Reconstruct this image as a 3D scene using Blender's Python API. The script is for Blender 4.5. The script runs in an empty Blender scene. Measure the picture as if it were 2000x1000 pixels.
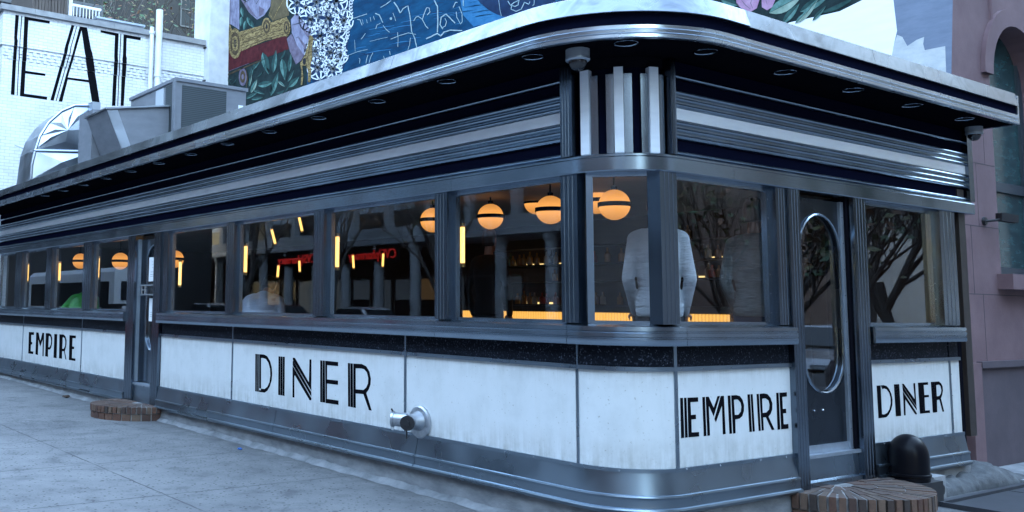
import bpy, bmesh, math, random
import numpy as np
from mathutils import Vector, Matrix
from mathutils.geometry import tessellate_polygon
R = math.radians
random.seed(7)
S = bpy.context.scene
COL = S.collection

# ------------------------------------------------------------------ camera
CP = np.array([-5.7479, -4.5513, 1.7016])
YAW, PIT, ROL = 0.58385, 0.10536, 0.01405
FPX, PPX, PPY = 1864.23, 622.95, 403.59
_F = np.array([math.cos(PIT)*math.sin(YAW), math.cos(PIT)*math.cos(YAW), math.sin(PIT)])
_R = np.array([math.cos(YAW), -math.sin(YAW), 0.0])
_U = np.cross(_R, _F)
_R2 = math.cos(ROL)*_R + math.sin(ROL)*_U
_U2 = -math.sin(ROL)*_R + math.cos(ROL)*_U
cam = bpy.data.cameras.new('camera')
cam_o = bpy.data.objects.new('camera', cam)
COL.objects.link(cam_o)
M = Matrix.Identity(4)
for i in range(3):
    M[i][0] = _R2[i]; M[i][1] = _U2[i]; M[i][2] = -_F[i]; M[i][3] = CP[i]
cam_o.matrix_world = M
cam.sensor_fit = 'HORIZONTAL'; cam.sensor_width = 36.0
cam.lens = FPX/2000*36.0
cam.shift_x = (1000-PPX)/2000; cam.shift_y = (PPY-500)/2000
cam.clip_start = 0.05; cam.clip_end = 2000
S.camera = cam_o

# ------------------------------------------------------------------ sky, sun, exposure
SUN_EL, SUN_AZ = R(34), R(25)
W = bpy.data.worlds.new('World'); S.world = W; W.use_nodes = True
nt = W.node_tree
bg = nt.nodes['Background']
sky = nt.nodes.new('ShaderNodeTexSky'); sky.sky_type = 'NISHITA'; sky.sun_disc = False
sky.sun_elevation = SUN_EL; sky.sun_rotation = SUN_AZ
sky.air_density = 1.6; sky.dust_density = 0.3; sky.ozone_density = 0.0
nt.links.new(sky.outputs[0], bg.inputs[0]); bg.inputs[1].default_value = 0.15
sun = bpy.data.lights.new('sun', 'SUN'); sun.energy = 0.55; sun.angle = R(25); sun.color = (1.0, 0.98, 0.95)
sun_o = bpy.data.objects.new('sun', sun); COL.objects.link(sun_o)
_d = Vector((math.sin(SUN_AZ)*math.cos(SUN_EL), math.cos(SUN_AZ)*math.cos(SUN_EL), math.sin(SUN_EL)))
sun_o.rotation_euler = _d.to_track_quat('Z', 'Y').to_euler()
S.view_settings.view_transform = 'Standard'; S.view_settings.look = 'None'
S.view_settings.exposure = 4.02; S.view_settings.gamma = 1.0
S.cycles.transparent_max_bounces = 16
S.cycles.max_bounces = 8
LAMP = 0.06

# ------------------------------------------------------------------ helpers
def px(u, v, ax, val):
    """photo measurement (2000 px wide) -> point on the plane ax = val"""
    r = _F + _R2*(u-PPX)/FPX - _U2*(v-PPY)/FPX
    k = 'xyz'.index(ax); t = (val-CP[k])/r[k]
    return Vector(CP + t*r)

class MB:
    def __init__(self): self.v = []; self.f = []; self.m = []
    def face(self, pts, m=0):
        n = len(self.v); self.v += [tuple(p) for p in pts]; self.f.append(tuple(range(n, n+len(pts)))); self.m.append(m)
    def grid(self, rows, m=0, closed=False, flip=False):
        n = len(self.v); k = len(rows[0])
        for r in rows: self.v += [tuple(p) for p in r]
        for i in range(len(rows)-1):
            for j in range(k if closed else k-1):
                a = n+i*k+j; b = n+i*k+(j+1) % k; c = b+k; d = a+k
                self.f.append((a, d, c, b) if flip else (a, b, c, d)); self.m.append(m)
        return n
    def box(self, x0, x1, y0, y1, z0, z1, m=0):
        if x0 > x1: x0, x1 = x1, x0
        if y0 > y1: y0, y1 = y1, y0
        n = len(self.v)
        self.v += [(x0,y0,z0),(x1,y0,z0),(x1,y1,z0),(x0,y1,z0),(x0,y0,z1),(x1,y0,z1),(x1,y1,z1),(x0,y1,z1)]
        for f in ((0,3,2,1),(4,5,6,7),(0,1,5,4),(1,2,6,5),(2,3,7,6),(3,0,4,7)):
            self.f.append(tuple(n+i for i in f)); self.m.append(m)
    def obox(self, c, ax, ay, az, m=0):
        """box from centre and three half-axis vectors"""
        c, ax, ay, az = map(Vector, (c, ax, ay, az)); n = len(self.v)
        for s in ((-1,-1,-1),(1,-1,-1),(1,1,-1),(-1,1,-1),(-1,-1,1),(1,-1,1),(1,1,1),(-1,1,1)):
            self.v.append(tuple(c+ax*s[0]+ay*s[1]+az*s[2]))
        for f in ((0,3,2,1),(4,5,6,7),(0,1,5,4),(1,2,6,5),(2,3,7,6),(3,0,4,7)):
            self.f.append(tuple(n+i for i in f)); self.m.append(m)
    def prism(self, poly, ext, m=0):
        """poly: 3D points of a planar outline; ext: extrusion vector"""
        e = Vector(ext); a = [Vector(p) for p in poly]; b = [p+e for p in a]
        self.face(a, m); self.face(b[::-1], m)
        for i in range(len(a)):
            j = (i+1) % len(a); self.face([a[j], a[i], b[i], b[j]], m)
    def tube(self, pts, rad, n=8, m=0, cap=True):
        pts = [Vector(p) for p in pts]
        if not hasattr(rad, '__len__'): rad = [rad]*len(pts)
        rows = []
        t0 = (pts[1]-pts[0]).normalized()
        up = Vector((0,0,1)) if abs(t0.z) < .9 else Vector((1,0,0))
        for i, p in enumerate(pts):
            t = (pts[min(i+1,len(pts)-1)]-pts[max(i-1,0)]).normalized()
            s = t.cross(up)
            if s.length < 1e-5: s = t.cross(Vector((0,1,0)))
            s.normalize(); w = s.cross(t); up = w
            rows.append([p+(s*math.cos(a)+w*math.sin(a))*rad[i] for a in [2*math.pi*k/n for k in range(n)]])
        self.grid(rows, m, closed=True)
        if cap: self.face(rows[0], m); self.face(rows[-1][::-1], m)
    def lathe(self, prof, c=(0,0,0), axis='z', n=24, m=0, a0=0, a1=2*math.pi):
        """prof: list of (radius, height along axis)"""
        c = Vector(c); full = abs(a1-a0) > 6.28; rows = []
        for r, h in prof:
            row = []
            for k in range(n if full else n+1):
                a = a0+(a1-a0)*k/n; x, y = r*math.cos(a), r*math.sin(a)
                row.append(c+Vector({'z':(x,y,h),'x':(h,x,y),'y':(y,h,x)}[axis]))
            rows.append(row)
        self.grid(rows, m, closed=full)
    def ball(self, c, r, n=16, m=0, sc=(1,1,1)):
        c = Vector(c); rows = []
        for i in range(n//2+1):
            t = math.pi*i/(n//2); rows.append([c+Vector((r*sc[0]*math.sin(t)*math.cos(a), r*sc[1]*math.sin(t)*math.sin(a), -r*sc[2]*math.cos(t))) for a in [2*math.pi*k/n for k in range(n)]])
        self.grid(rows, m, closed=True)
    def mesh(self, name, mats, smooth=30, weld=True):
        me = bpy.data.meshes.new(name)
        me.from_pydata(self.v, [], self.f)
        if not isinstance(mats, (list, tuple)): mats = [mats]
        for x in mats: me.materials.append(x)
        me.polygons.foreach_set('material_index', self.m)
        if weld:
            bm = bmesh.new(); bm.from_mesh(me)
            bmesh.ops.remove_doubles(bm, verts=bm.verts, dist=1e-5)
            bmesh.ops.recalc_face_normals(bm, faces=bm.faces)
            bm.to_mesh(me); bm.free()
        if smooth:
            me.polygons.foreach_set('use_smooth', [True]*len(me.polygons))
            me.set_sharp_from_angle(angle=R(smooth))
        me.update()
        return me
    def build(self, name, mats, parent=None, smooth=30, weld=True):
        o = bpy.data.objects.new(name, self.mesh(name, mats, smooth, weld)); COL.objects.link(o)
        if parent is not None: attach(o, parent)
        return o

def base_of(o):
    v = Vector((0,0,0))
    while o is not None: v += o.location; o = o.parent
    return v
def attach(o, parent):
    o.parent = parent; o.matrix_parent_inverse = Matrix.Translation(-world_loc(parent))
_wl = {}
def world_loc(o):
    return _wl.get(o.name, Vector((0,0,0)))
def empty(name, loc, label, cat, group=None):
    """thing whose parts are given in world coordinates"""
    o = bpy.data.objects.new(name, None); COL.objects.link(o); o.location = loc; o.empty_display_size = .2
    _wl[o.name] = Vector(loc); tag(o, label, cat, group); return o
def tag(o, label, cat, group=None, kind=None):
    o['label'] = label; o['category'] = cat
    if group: o['group'] = group
    if kind: o['kind'] = kind
    return o
def dup(o, parent=None):
    c = o.copy(); COL.objects.link(c)
    if parent is not None: c.parent = parent
    for ch in list(o.children): dup(ch, c)
    return c
def struct(o): o['kind'] = 'structure'; return o

# ---- materials
def nodes(name):
    m = bpy.data.materials.new(name); m.use_nodes = True
    t = m.node_tree; return m, t, t.nodes['Principled BSDF']
def N(t, kind, **kw):
    n = t.nodes.new('ShaderNode'+kind)
    for k, v in kw.items():
        if k in n.inputs: n.inputs[k].default_value = v
        else: setattr(n, k, v)
    return n
def rampn(t, fac, stops):
    r = t.nodes.new('ShaderNodeValToRGB'); el = r.color_ramp.elements
    el[0].position, el[0].color = stops[0][0], (*stops[0][1], 1) if len(stops[0][1]) == 3 else stops[0][1]
    el[1].position, el[1].color = stops[-1][0], (*stops[-1][1], 1)
    for p, c in stops[1:-1]:
        e = el.new(p); e.color = (*c, 1)
    t.links.new(fac, r.inputs[0]); return r.outputs[0]
def coords(t, scale=(1,1,1), rot=(0,0,0)):
    tc = t.nodes.new('ShaderNodeTexCoord'); mp = t.nodes.new('ShaderNodeMapping')
    mp.inputs['Scale'].default_value = scale; mp.inputs['Rotation'].default_value = rot
    t.links.new(tc.outputs['Object'], mp.inputs[0]); return mp.outputs[0]
def noise(t, vec, scale, detail=4, rough=.55, dist=0):
    n = N(t, 'TexNoise', Scale=scale, Detail=detail, Roughness=rough, Distortion=dist)
    t.links.new(vec, n.inputs['Vector']); return n.outputs[0]
def mixc(t, fac, a, b, mode='MIX'):
    x = t.nodes.new('ShaderNodeMix'); x.data_type = 'RGBA'; x.blend_type = mode
    for s, val in ((x.inputs[0], fac), (x.inputs[6], a), (x.inputs[7], b)):
        if isinstance(val, (int, float)): s.default_value = val
        elif isinstance(val, tuple): s.default_value = (*val, 1)
        else: t.links.new(val, s)
    return x.outputs[2]
def bump(t, bsdf, h, strength=.3, dist=.01):
    b = N(t, 'Bump', Strength=strength, Distance=dist); t.links.new(h, b.inputs['Height']); t.links.new(b.outputs[0], bsdf.inputs['Normal'])
def mat(name, c, rough=.5, metal=0, c2=None, scale=4, stretch=(1,1,1), bumps=0, bscale=60, bdist=.005, rvar=0, spec=None, lo=.35, hi=.7):
    m, t, b = nodes(name)
    b.inputs['Roughness'].default_value = rough; b.inputs['Metallic'].default_value = metal
    b.inputs['Base Color'].default_value = (*c, 1)
    if spec is not None: b.inputs['Specular IOR Level'].default_value = spec
    v = coords(t, stretch)
    if c2:
        f = noise(t, v, scale, 6, .6)
        t.links.new(rampn(t, f, [(lo, c), (hi, c2)]), b.inputs['Base Color'])
    if rvar:
        f = noise(t, v, scale*1.7, 5, .6)
        r = N(t, 'MapRange'); r.inputs[3].default_value = max(rough-rvar, .03); r.inputs[4].default_value = rough+rvar
        t.links.new(f, r.inputs[0]); t.links.new(r.outputs[0], b.inputs['Roughness'])
    if bumps: bump(t, b, noise(t, v, bscale, 4, .6), bumps, bdist)
    return m
def emis(name, c, s, base=(.5,.4,.3)):
    m, t, b = nodes(name)
    b.inputs['Base Color'].default_value = (*base, 1)
    b.inputs['Emission Color'].default_value = (*c, 1); b.inputs['Emission Strength'].default_value = s
    return m

def steel(name, c=(.42,.44,.47), rough=.3, stretch=(1,1,14), dents=.08, rvar=.1):
    m, t, b = nodes(name)
    b.inputs['Metallic'].default_value = 1
    v = coords(t); vs = coords(t, stretch)
    f = noise(t, v, 1.1, 3, .5)
    t.links.new(rampn(t, f, [(.32, tuple(x*.82 for x in c)), (.62, c)]), b.inputs['Base Color'])
    g = noise(t, v, 2.0, 2, .5)
    r = N(t, 'MapRange'); r.inputs[1].default_value = .35; r.inputs[2].default_value = .65
    r.inputs[3].default_value = max(rough-rvar, .05); r.inputs[4].default_value = rough+rvar
    t.links.new(g, r.inputs[0]); t.links.new(r.outputs[0], b.inputs['Roughness'])
    if dents > .1: bump(t, b, noise(t, v, 1.6, 0, .3), dents, .05)
    return m
M_STEEL = steel('stainless_steel', (.33,.40,.475), .21, (1,1,5), .06, .05)
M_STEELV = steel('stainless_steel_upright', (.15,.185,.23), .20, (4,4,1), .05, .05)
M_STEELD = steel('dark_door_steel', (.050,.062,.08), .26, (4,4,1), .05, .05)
M_SKIRT = steel('scuffed_steel', (.25,.305,.36), .32, (1,1,4), .07, .09)
def swirl_steel():
    m, t, b = nodes('bright_steel_sheet'); b.inputs['Metallic'].default_value = 1
    v = coords(t); n1 = noise(t, v, .9, 1, .4, 1.2); n2 = noise(t, v, 2.4, 2, .5, 3.5)
    t.links.new(rampn(t, n2, [(.32, (.135,.155,.18)), (.55, (.205,.23,.265)), (.72, (.17,.195,.225))]), b.inputs['Base Color'])
    r = N(t, 'MapRange'); r.inputs[1].default_value = .3; r.inputs[2].default_value = .7; r.inputs[3].default_value = .20; r.inputs[4].default_value = .32; t.links.new(n1, r.inputs[0]); t.links.new(r.outputs[0], b.inputs['Roughness'])
    bump(t, b, n1, .22, .05); return m
M_BRIGHT = swirl_steel()
M_LIP = steel('lip_steel', (.55,.61,.68), .26, (1,1,4), .02, .04)
M_CHROME = steel('chrome', (.7,.72,.75), .15, (1,1,1), .02, .05)
M_ALU = mat('aluminium_strip', (.42,.47,.53), .4, .8, c2=(.34,.38,.43), scale=8)

def enamel():
    m, t, b = nodes('white_enamel')
    v = coords(t)
    a = noise(t, v, 2.3, 6, .65); s = noise(t, coords(t, (5,5,.8)), 1.6, 5, .6)
    c1 = rampn(t, a, [(.3, (.52,.53,.52)), (.5, (.59,.60,.59)), (.75, (.625,.63,.625))])
    c2 = rampn(t, s, [(.30, (.88,.87,.84)), (.46, (1,1,1))])
    col = mixc(t, .4, c1, c2, 'MULTIPLY')
    sp = noise(t, v, 45, 2, .5)
    spots = rampn(t, sp, [(.25, (.55,.52,.46)), (.33, (1,1,1))])
    col = mixc(t, .8, col, spots, 'MULTIPLY')
    sx = N(t, 'SeparateXYZ'); t.links.new(v, sx.inputs[0]); lo = N(t, 'MapRange'); lo.inputs[1].default_value = .56; lo.inputs[2].default_value = .80; lo.inputs[3].default_value = 1; lo.inputs[4].default_value = 0; t.links.new(sx.outputs[2], lo.inputs[0])
    hi = N(t, 'MapRange'); hi.inputs[1].default_value = 1.10; hi.inputs[2].default_value = 1.27; hi.inputs[3].default_value = 0; hi.inputs[4].default_value = .6; t.links.new(sx.outputs[2], hi.inputs[0])
    ed = N(t, 'Math', operation='MAXIMUM'); t.links.new(lo.outputs[0], ed.inputs[0]); t.links.new(hi.outputs[0], ed.inputs[1])
    dr = rampn(t, noise(t, coords(t, (16,16,1.4)), 1.5, 5, .65), [(.42, (0,0,0)), (.66, (1,1,1))]); bl = rampn(t, noise(t, v, 5, 5, .7), [(.40, (0,0,0)), (.65, (1,1,1))])
    m1 = mixc(t, .5, dr, bl); m2 = N(t, 'Math', operation='MULTIPLY'); t.links.new(ed.outputs[0], m2.inputs[0]); t.links.new(m1, m2.inputs[1])
    t.links.new(mixc(t, m2.outputs[0], col, (.36,.35,.32)), b.inputs['Base Color'])
    b.inputs['Roughness'].default_value = .22
    bump(t, b, noise(t, v, 2.2, 1), .10, .02)
    return m
M_ENAMEL = enamel()
def granite():
    m, t, b = nodes('black_granite')
    v = coords(t)
    vo = N(t, 'TexVoronoi', Scale=95); t.links.new(v, vo.inputs['Vector'])
    n2 = noise(t, v, 60, 3, .7)
    c = rampn(t, vo.outputs['Color'], [(.0, (.006,.007,.010)), (.72, (.012,.014,.02)), (.86, (.07,.08,.11)), (1, (.22,.24,.30))])
    t.links.new(mixc(t, n2, c, (.006,.007,.01)), b.inputs['Base Color'])
    b.inputs['Roughness'].default_value = .35; b.inputs['Specular IOR Level'].default_value = .02; return m
M_GRANITE = granite()
M_BLACK = mat('black_enamel', (.006,.006,.009), .4, spec=0.0)
M_BLACKBAND = mat('dark_blue_black_band', (.004,.005,.014), .5, spec=0.0)
M_PAINT = mat('black_sign_paint', (.006,.006,.008), .5, spec=0.0)
M_SOFFIT = mat('soffit_black', (.004,.004,.006), .8, spec=0.0)
M_WHITE = mat('white_stripe_enamel', (.76,.79,.83), .35, c2=(.68,.71,.76), scale=3, stretch=(1,1,6))
M_DARK = mat('dark_void', (.006,.006,.008), .9, spec=0.0)
M_RUBBER = mat('black_rubber', (.012,.012,.014), .5)

def glass(name, ior=1.8, tint=(.93,.95,.96)):
    m = bpy.data.materials.new(name); m.use_nodes = True; t = m.node_tree
    t.nodes.remove(t.nodes['Principled BSDF']); out = t.nodes['Material Output']
    tr = N(t, 'BsdfTransparent'); tr.inputs[0].default_value = (*tint, 1)
    gl = N(t, 'BsdfGlossy'); gl.inputs[0].default_value = (.95,.97,1,1); gl.inputs['Roughness'].default_value = .0
    fr = N(t, 'Fresnel'); fr.inputs[0].default_value = ior
    ge = N(t, 'NewGeometry'); bf = N(t, 'Math', operation='SUBTRACT'); bf.inputs[0].default_value = 1; t.links.new(ge.outputs['Backfacing'], bf.inputs[1])
    fm = N(t, 'Math', operation='MULTIPLY'); t.links.new(fr.outputs[0], fm.inputs[0]); t.links.new(bf.outputs[0], fm.inputs[1])
    mx = N(t, 'MixShader'); t.links.new(fm.outputs[0], mx.inputs[0]); t.links.new(tr.outputs[0], mx.inputs[1]); t.links.new(gl.outputs[0], mx.inputs[2])
    t.links.new(mx.outputs[0], out.inputs[0]); return m
M_GLASS = glass('window_glass')
M_PANEDK = mat('dull_dark_pane', (.012,.016,.02), .25, spec=.12)
M_GLASSDK = mat('dark_window_glass', (.012,.016,.02), .08, spec=.35)

# ------------------------------------------------------------------ ground
GS = .008
def gz(y): return .02 + GS*y
def tilted(o):  # whole ground is one gentle slope
    return o
def sidewalk_mat():
    m, t, b = nodes('sidewalk_concrete')
    v = coords(t)
    big = noise(t, v, .55, 6, .62); mid = noise(t, v, 3.2, 7, .68); fine = noise(t, v, 70, 3, .7)
    c = rampn(t, big, [(.25, (.088,.089,.092)), (.5, (.136,.136,.136)), (.75, (.172,.172,.17))])
    c = mixc(t, .75, c, rampn(t, mid, [(.32, (.42,.43,.45)), (.46, (.90,.90,.90)), (.70, (1.18,1.18,1.15))]), 'MULTIPLY')
    c = mixc(t, .8, c, rampn(t, fine, [(.30, (.50,.50,.52)), (.45, (1,1,1)), (.62, (1,1,1)), (.75, (1.35,1.35,1.3))]), 'MULTIPLY')
    # dark aggregate chips that show more in worn areas
    vo = N(t, 'TexVoronoi', Scale=19); vo.inputs['Randomness'].default_value = 1; t.links.new(v, vo.inputs['Vector'])
    chip = rampn(t, vo.outputs['Distance'], [(.16, (.05,.05,.05)), (.27, (1,1,1))])
    sel = rampn(t, noise(t, v, 7, 3, .6), [(.37, (0,0,0)), (.50, (1,1,1))])
    inv = mixc(t, sel, (1,1,1), chip)
    c = mixc(t, .88, c, inv, 'MULTIPLY')
    # gum and oil spots
    vo2 = N(t, 'TexVoronoi', Scale=2.6); t.links.new(v, vo2.inputs['Vector'])
    gum = rampn(t, vo2.outputs['Distance'], [(.060, (.28,.28,.30)), (.085, (1,1,1))])
    c = mixc(t, .75, c, gum, 'MULTIPLY')
    # scored joints between slabs
    sp = N(t, 'SeparateXYZ'); t.links.new(v, sp.inputs[0])
    wob = noise(t, v, 6, 3)
    def line(out, pos, w, period=None):
        a = N(t, 'Math', operation='SUBTRACT'); t.links.new(out, a.inputs[0]); a.inputs[1].default_value = pos
        w1 = N(t, 'Math', operation='MULTIPLY_ADD'); t.links.new(wob, w1.inputs[0]); w1.inputs[1].default_value = .03; t.links.new(a.outputs[0], w1.inputs[2])
        cur = w1.outputs[0]
        if period:
            p = N(t, 'Math', operation='PINGPONG'); t.links.new(cur, p.inputs[0]); p.inputs[1].default_value = period/2; cur = p.outputs[0]
        else:
            p = N(t, 'Math', operation='ABSOLUTE'); t.links.new(cur, p.inputs[0]); cur = p.outputs[0]
        l = N(t, 'Math', operation='LESS_THAN'); t.links.new(cur, l.inputs[0]); l.inputs[1].default_value = w
        return l.outputs[0]
    j1 = line(sp.outputs[1], 5.15, .010, 1.78); j2 = line(sp.outputs[0], -2.08, .010, 2.1)
    mx = N(t, 'Math', operation='MAXIMUM'); t.links.new(j1, mx.inputs[0]); t.links.new(j2, mx.inputs[1])
    br = rampn(t, noise(t, v, 2.1, 4), [(.34, (.35,.35,.35)), (.5, (1,1,1))])
    jf = N(t, 'Math', operation='MULTIPLY'); t.links.new(mx.outputs[0], jf.inputs[0]); t.links.new(br, jf.inputs[1])
    c = mixc(t, jf.outputs[0], c, (.040,.040,.043))
    vc = N(t, 'TexVoronoi', Scale=.55); vc.feature = 'DISTANCE_TO_EDGE'
    dv = N(t, 'VectorMath', operation='ADD'); t.links.new(v, dv.inputs[0]); nn = N(t, 'TexNoise', Scale=2.2, Detail=6); t.links.new(v, nn.inputs['Vector']); sv = N(t, 'VectorMath', operation='SCALE'); sv.inputs['Scale'].default_value = .45; t.links.new(nn.outputs['Color'], sv.inputs[0]); t.links.new(sv.outputs[0], dv.inputs[1]); t.links.new(dv.outputs[0], vc.inputs['Vector'])
    cr = rampn(t, vc.outputs['Distance'], [(.004, (1,1,1)), (.009, (0,0,0))]); cs = rampn(t, noise(t, v, .45, 2), [(.52, (0,0,0)), (.60, (1,1,1))])
    cf = N(t, 'Math', operation='MULTIPLY'); t.links.new(cr, cf.inputs[0]); t.links.new(cs, cf.inputs[1]); c = mixc(t, cf.outputs[0], c, (.05,.05,.052))
    wl = N(t, 'MapRange'); wl.inputs[1].default_value = -.75; wl.inputs[2].default_value = -.05; wl.inputs[3].default_value = 0; wl.inputs[4].default_value = 1; t.links.new(sp.outputs[0], wl.inputs[0])
    gm = rampn(t, noise(t, v, 4, 6, .7), [(.36, (0,0,0)), (.62, (1,1,1))]); gf = N(t, 'Math', operation='MULTIPLY'); t.links.new(wl.outputs[0], gf.inputs[0]); t.links.new(gm, gf.inputs[1]); c = mixc(t, gf.outputs[0], c, (.075,.075,.078))
    t.links.new(c, b.inputs['Base Color']); b.inputs['Roughness'].default_value = .8
    hh = mixc(t, .5, fine, mid)
    bump(t, b, hh, .35, .006); return m
M_WALK = sidewalk_mat()
M_ASPH = mat('asphalt', (.045,.046,.05), .85, c2=(.07,.07,.075), scale=3, bumps=.3, bscale=120)
M_CONC = mat('foundation_concrete', (.13,.135,.145), .85, c2=(.25,.255,.26), scale=3.5, stretch=(1,1,2.2), bumps=.4, bscale=25, bdist=.01)
M_CONCL = mat('pale_cement', (.27,.275,.28), .9, c2=(.18,.185,.19), scale=7, bumps=.5, bscale=30, bdist=.012)
def slab(name, x0, x1, y0, y1, dz, m, thick=.0):
    b = MB(); nx = max(1, int((x1-x0)/20)); ny = max(1, int((y1-y0)/20))
    rows = [[(x0+(x1-x0)*i/nx, y0+(y1-y0)*j/ny, gz(y0+(y1-y0)*j/ny)+dz) for i in range(nx+1)] for j in range(ny+1)]
    b.grid(rows)
    if thick:
        for (xa, ya, xb, yb) in ((x0,y0,x1,y0),(x1,y0,x1,y1),(x1,y1,x0,y1),(x0,y1,x0,y0)):
            b.face([(xa,ya,gz(ya)+dz),(xa,ya,gz(ya)+dz-thick),(xb,yb,gz(yb)+dz-thick),(xb,yb,gz(yb)+dz)])
    return struct(b.build(name, m, smooth=0))
slab('ground', -400, 400, -400, 400, -.14, M_ASPH)
slab('sidewalk', -6.6, 60, -6.2, 110, 0, M_WALK, .16)
slab('far_sidewalk', -30, -20.5, 8, 130, 0, M_WALK, .16)
slab('far_sidewalk', -6.6, 90, -24, -15.5, 0, M_WALK, .16)
# cement fillet where pavement meets the foundation
b = MB()
rows = []
for i in range(150):
    y = .35+(16.6-.35)*i/149; w = .075+.02*math.sin(i*1.7)*math.sin(i*.6)+random.uniform(-.016,.016)
    rows.append([(-.02, y, gz(y)+.05+random.uniform(-.012,.012)), (-.02-w*.6, y, gz(y)+.022), (-.02-w, y, gz(y)+.003)])
b.grid(rows)
struct(b.build('cement_edge', mat('worn_cement', (.19,.195,.20), .9, c2=(.085,.09,.095), scale=5, bumps=.5, bscale=30, bdist=.012)))

# ------------------------------------------------------------------ the diner
RC = .5
def pathL(y0, y1, n=1): return [((0, y0+(y1-y0)*i/n), (-1, 0)) for i in range(n+1)]
def pathA(a0=0, a1=90, n=14): return [((RC-RC*math.cos(R(a0+(a1-a0)*i/n)), RC-RC*math.sin(R(a0+(a1-a0)*i/n))), (-math.cos(R(a0+(a1-a0)*i/n)), -math.sin(R(a0+(a1-a0)*i/n)))) for i in range(n+1)]
def pathR(x0, x1, n=1): return [((x0+(x1-x0)*i/n, 0), (0, -1)) for i in range(n+1)]
def joinp(*ps):
    out = []
    for p in ps:
        for q in p:
            if not out or (abs(out[-1][0][0]-q[0][0])+abs(out[-1][0][1]-q[0][1])) > 1e-6: out.append(q)
    return out
def off(q, d, sy=1.0): return (q[0][0]+q[1][0]*d, q[0][1]+q[1][1]*d*sy)
def sweep(b, path, prof, m=0, sy=1.0, closed=True, caps=True):
    rows = [[(*off(q, d, sy), z) for d, z in prof] for q in path]
    b.grid(rows, m, closed=closed)
    if caps and closed: b.face(rows[0], m); b.face(rows[-1][::-1], m)
def rect(d0, d1, z0, z1): return [(d0,z0),(d1,z0),(d1,z1),(d0,z1)]
YE, XE = 17.0, 5.43
diner = empty('diner', (0,0,0), 'stainless steel diner with white enamel panels, rounded corner and lettered signs', 'diner')

# foundation, skirt, walls (doors leave gaps)
LD = (8.21, 9.44); RD = (1.99, 3.24)          # outer edges of the two doorways
LPX, RPX = 5.02, 5.10
b = MB(); sweep(b, joinp(pathL(YE,.5), pathA(), pathR(.5,LPX+.1)), [(-.25,-.4),(.02,-.4),(.015,.262),(-.25,.262)])
b.build('foundation', M_CONC, diner)
skirt_prof = [(-.02,.53),(.018,.53),(.022,.50),(.045,.375),(.062,.372),(.066,.36),(.06,.348),(.058,.34),(.062,.285),(.08,.28),(.085,.268),(.078,.255),(.055,.24),(-.02,.24)]
for path in (pathL(YE,LD[1]), pathL(LD[0],4.95), pathL(4.942,2.42), joinp(pathL(2.412,.5), pathA(), pathR(.5,RD[0])), pathR(RD[1],LPX)):
    b = MB(); sweep(b, path, skirt_prof); b.build('skirt', M_SKIRT, diner)
def rail_seg(path, z0, z1, d, screws=.42):
    b = MB(); sweep(b, path, rect(-.01, d, z0, z1))
    L = 0; nxt = .2
    for p, q in zip(path[:-1], path[1:]):
        seg = math.dist(p[0], q[0])
        while nxt < L+seg:
            f = (nxt-L)/seg; x = p[0][0]+(q[0][0]-p[0][0])*f; y = p[0][1]+(q[0][1]-p[0][1])*f
            nx = p[1][0]; ny = p[1][1]
            b.ball((x+nx*d, y+ny*d, (z0+z1)/2+random.uniform(-.004,.004)), .0065, 6, 1, (1,1,1)); nxt += screws*random.uniform(.6,1.3)
        L += seg
    b.build('rail', [M_SKIRT, M_CHROME], diner)
for path in (pathL(YE,LD[1]), joinp(pathL(LD[0],.5), pathA(), pathR(.5,RD[0])), pathR(RD[1],LPX)):
    rail_seg(path, .53, .557, .022); rail_seg(path, 1.265, 1.296, .020)

LS = [17.0, 14.88, 11.47, 9.44]; LS2 = [8.21, 6.05, 2.62, .53]
panels = [(pathL(a-.014, c+.014), None) for a, c in zip(LS[:-1], LS[1:])] + [(pathL(a-.014, c+.014), None) for a, c in zip(LS2[:-1], LS2[1:])]
corner_path = joinp(pathL(.516,.5), pathA(), )
panels.append((joinp(pathL(.514,.5), pathA(0,85)), None))
panels.append((joinp(pathA(89,90,1), pathR(.5, RD[0])), None))
panels.append((pathR(RD[1], 4.80), None)); panels.append((pathR(4.83, LPX), None))
panel_objs = []
for path, _ in panels:
    b = MB(); sweep(b, path, rect(-.03, 0.0, .557, 1.265)); panel_objs.append(b.build('enamel_panel', M_ENAMEL, diner))
    b = MB(); sweep(b, path, rect(-.03, -.002, 1.296, 1.453)); b.build('granite_tile', M_GRANITE, diner)
# upright strips between panels
def strip(path, z0=.557, z1=1.265):
    b = MB(); sweep(b, path, rect(-.03, .008, z0, z1))
    for zz in (.7, .92, 1.13):
        q = path[len(path)//2]; b.ball((*off(q, .008), zz), .005, 6, 1)
    b.build('panel_strip', [M_SKIRT, M_CHROME], diner)
for y in (14.88, 11.47, 6.05, 2.62): 
    strip(pathL(y+.014, y-.014)); b = MB(); sweep(b, pathL(y+.012, y-.012), rect(-.03, .006, 1.296, 1.453)); b.build('granite_strip', M_SKIRT, diner)
strip(pathL(.53,.514)); strip(pathA(85,89,2)); strip(pathR(4.80,4.83))
for p in (pathL(.53,.514), pathA(85,89,2)):
    b = MB(); sweep(b, p, rect(-.03, .006, 1.296, 1.453)); b.build('granite_strip', M_SKIRT, diner)
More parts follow.
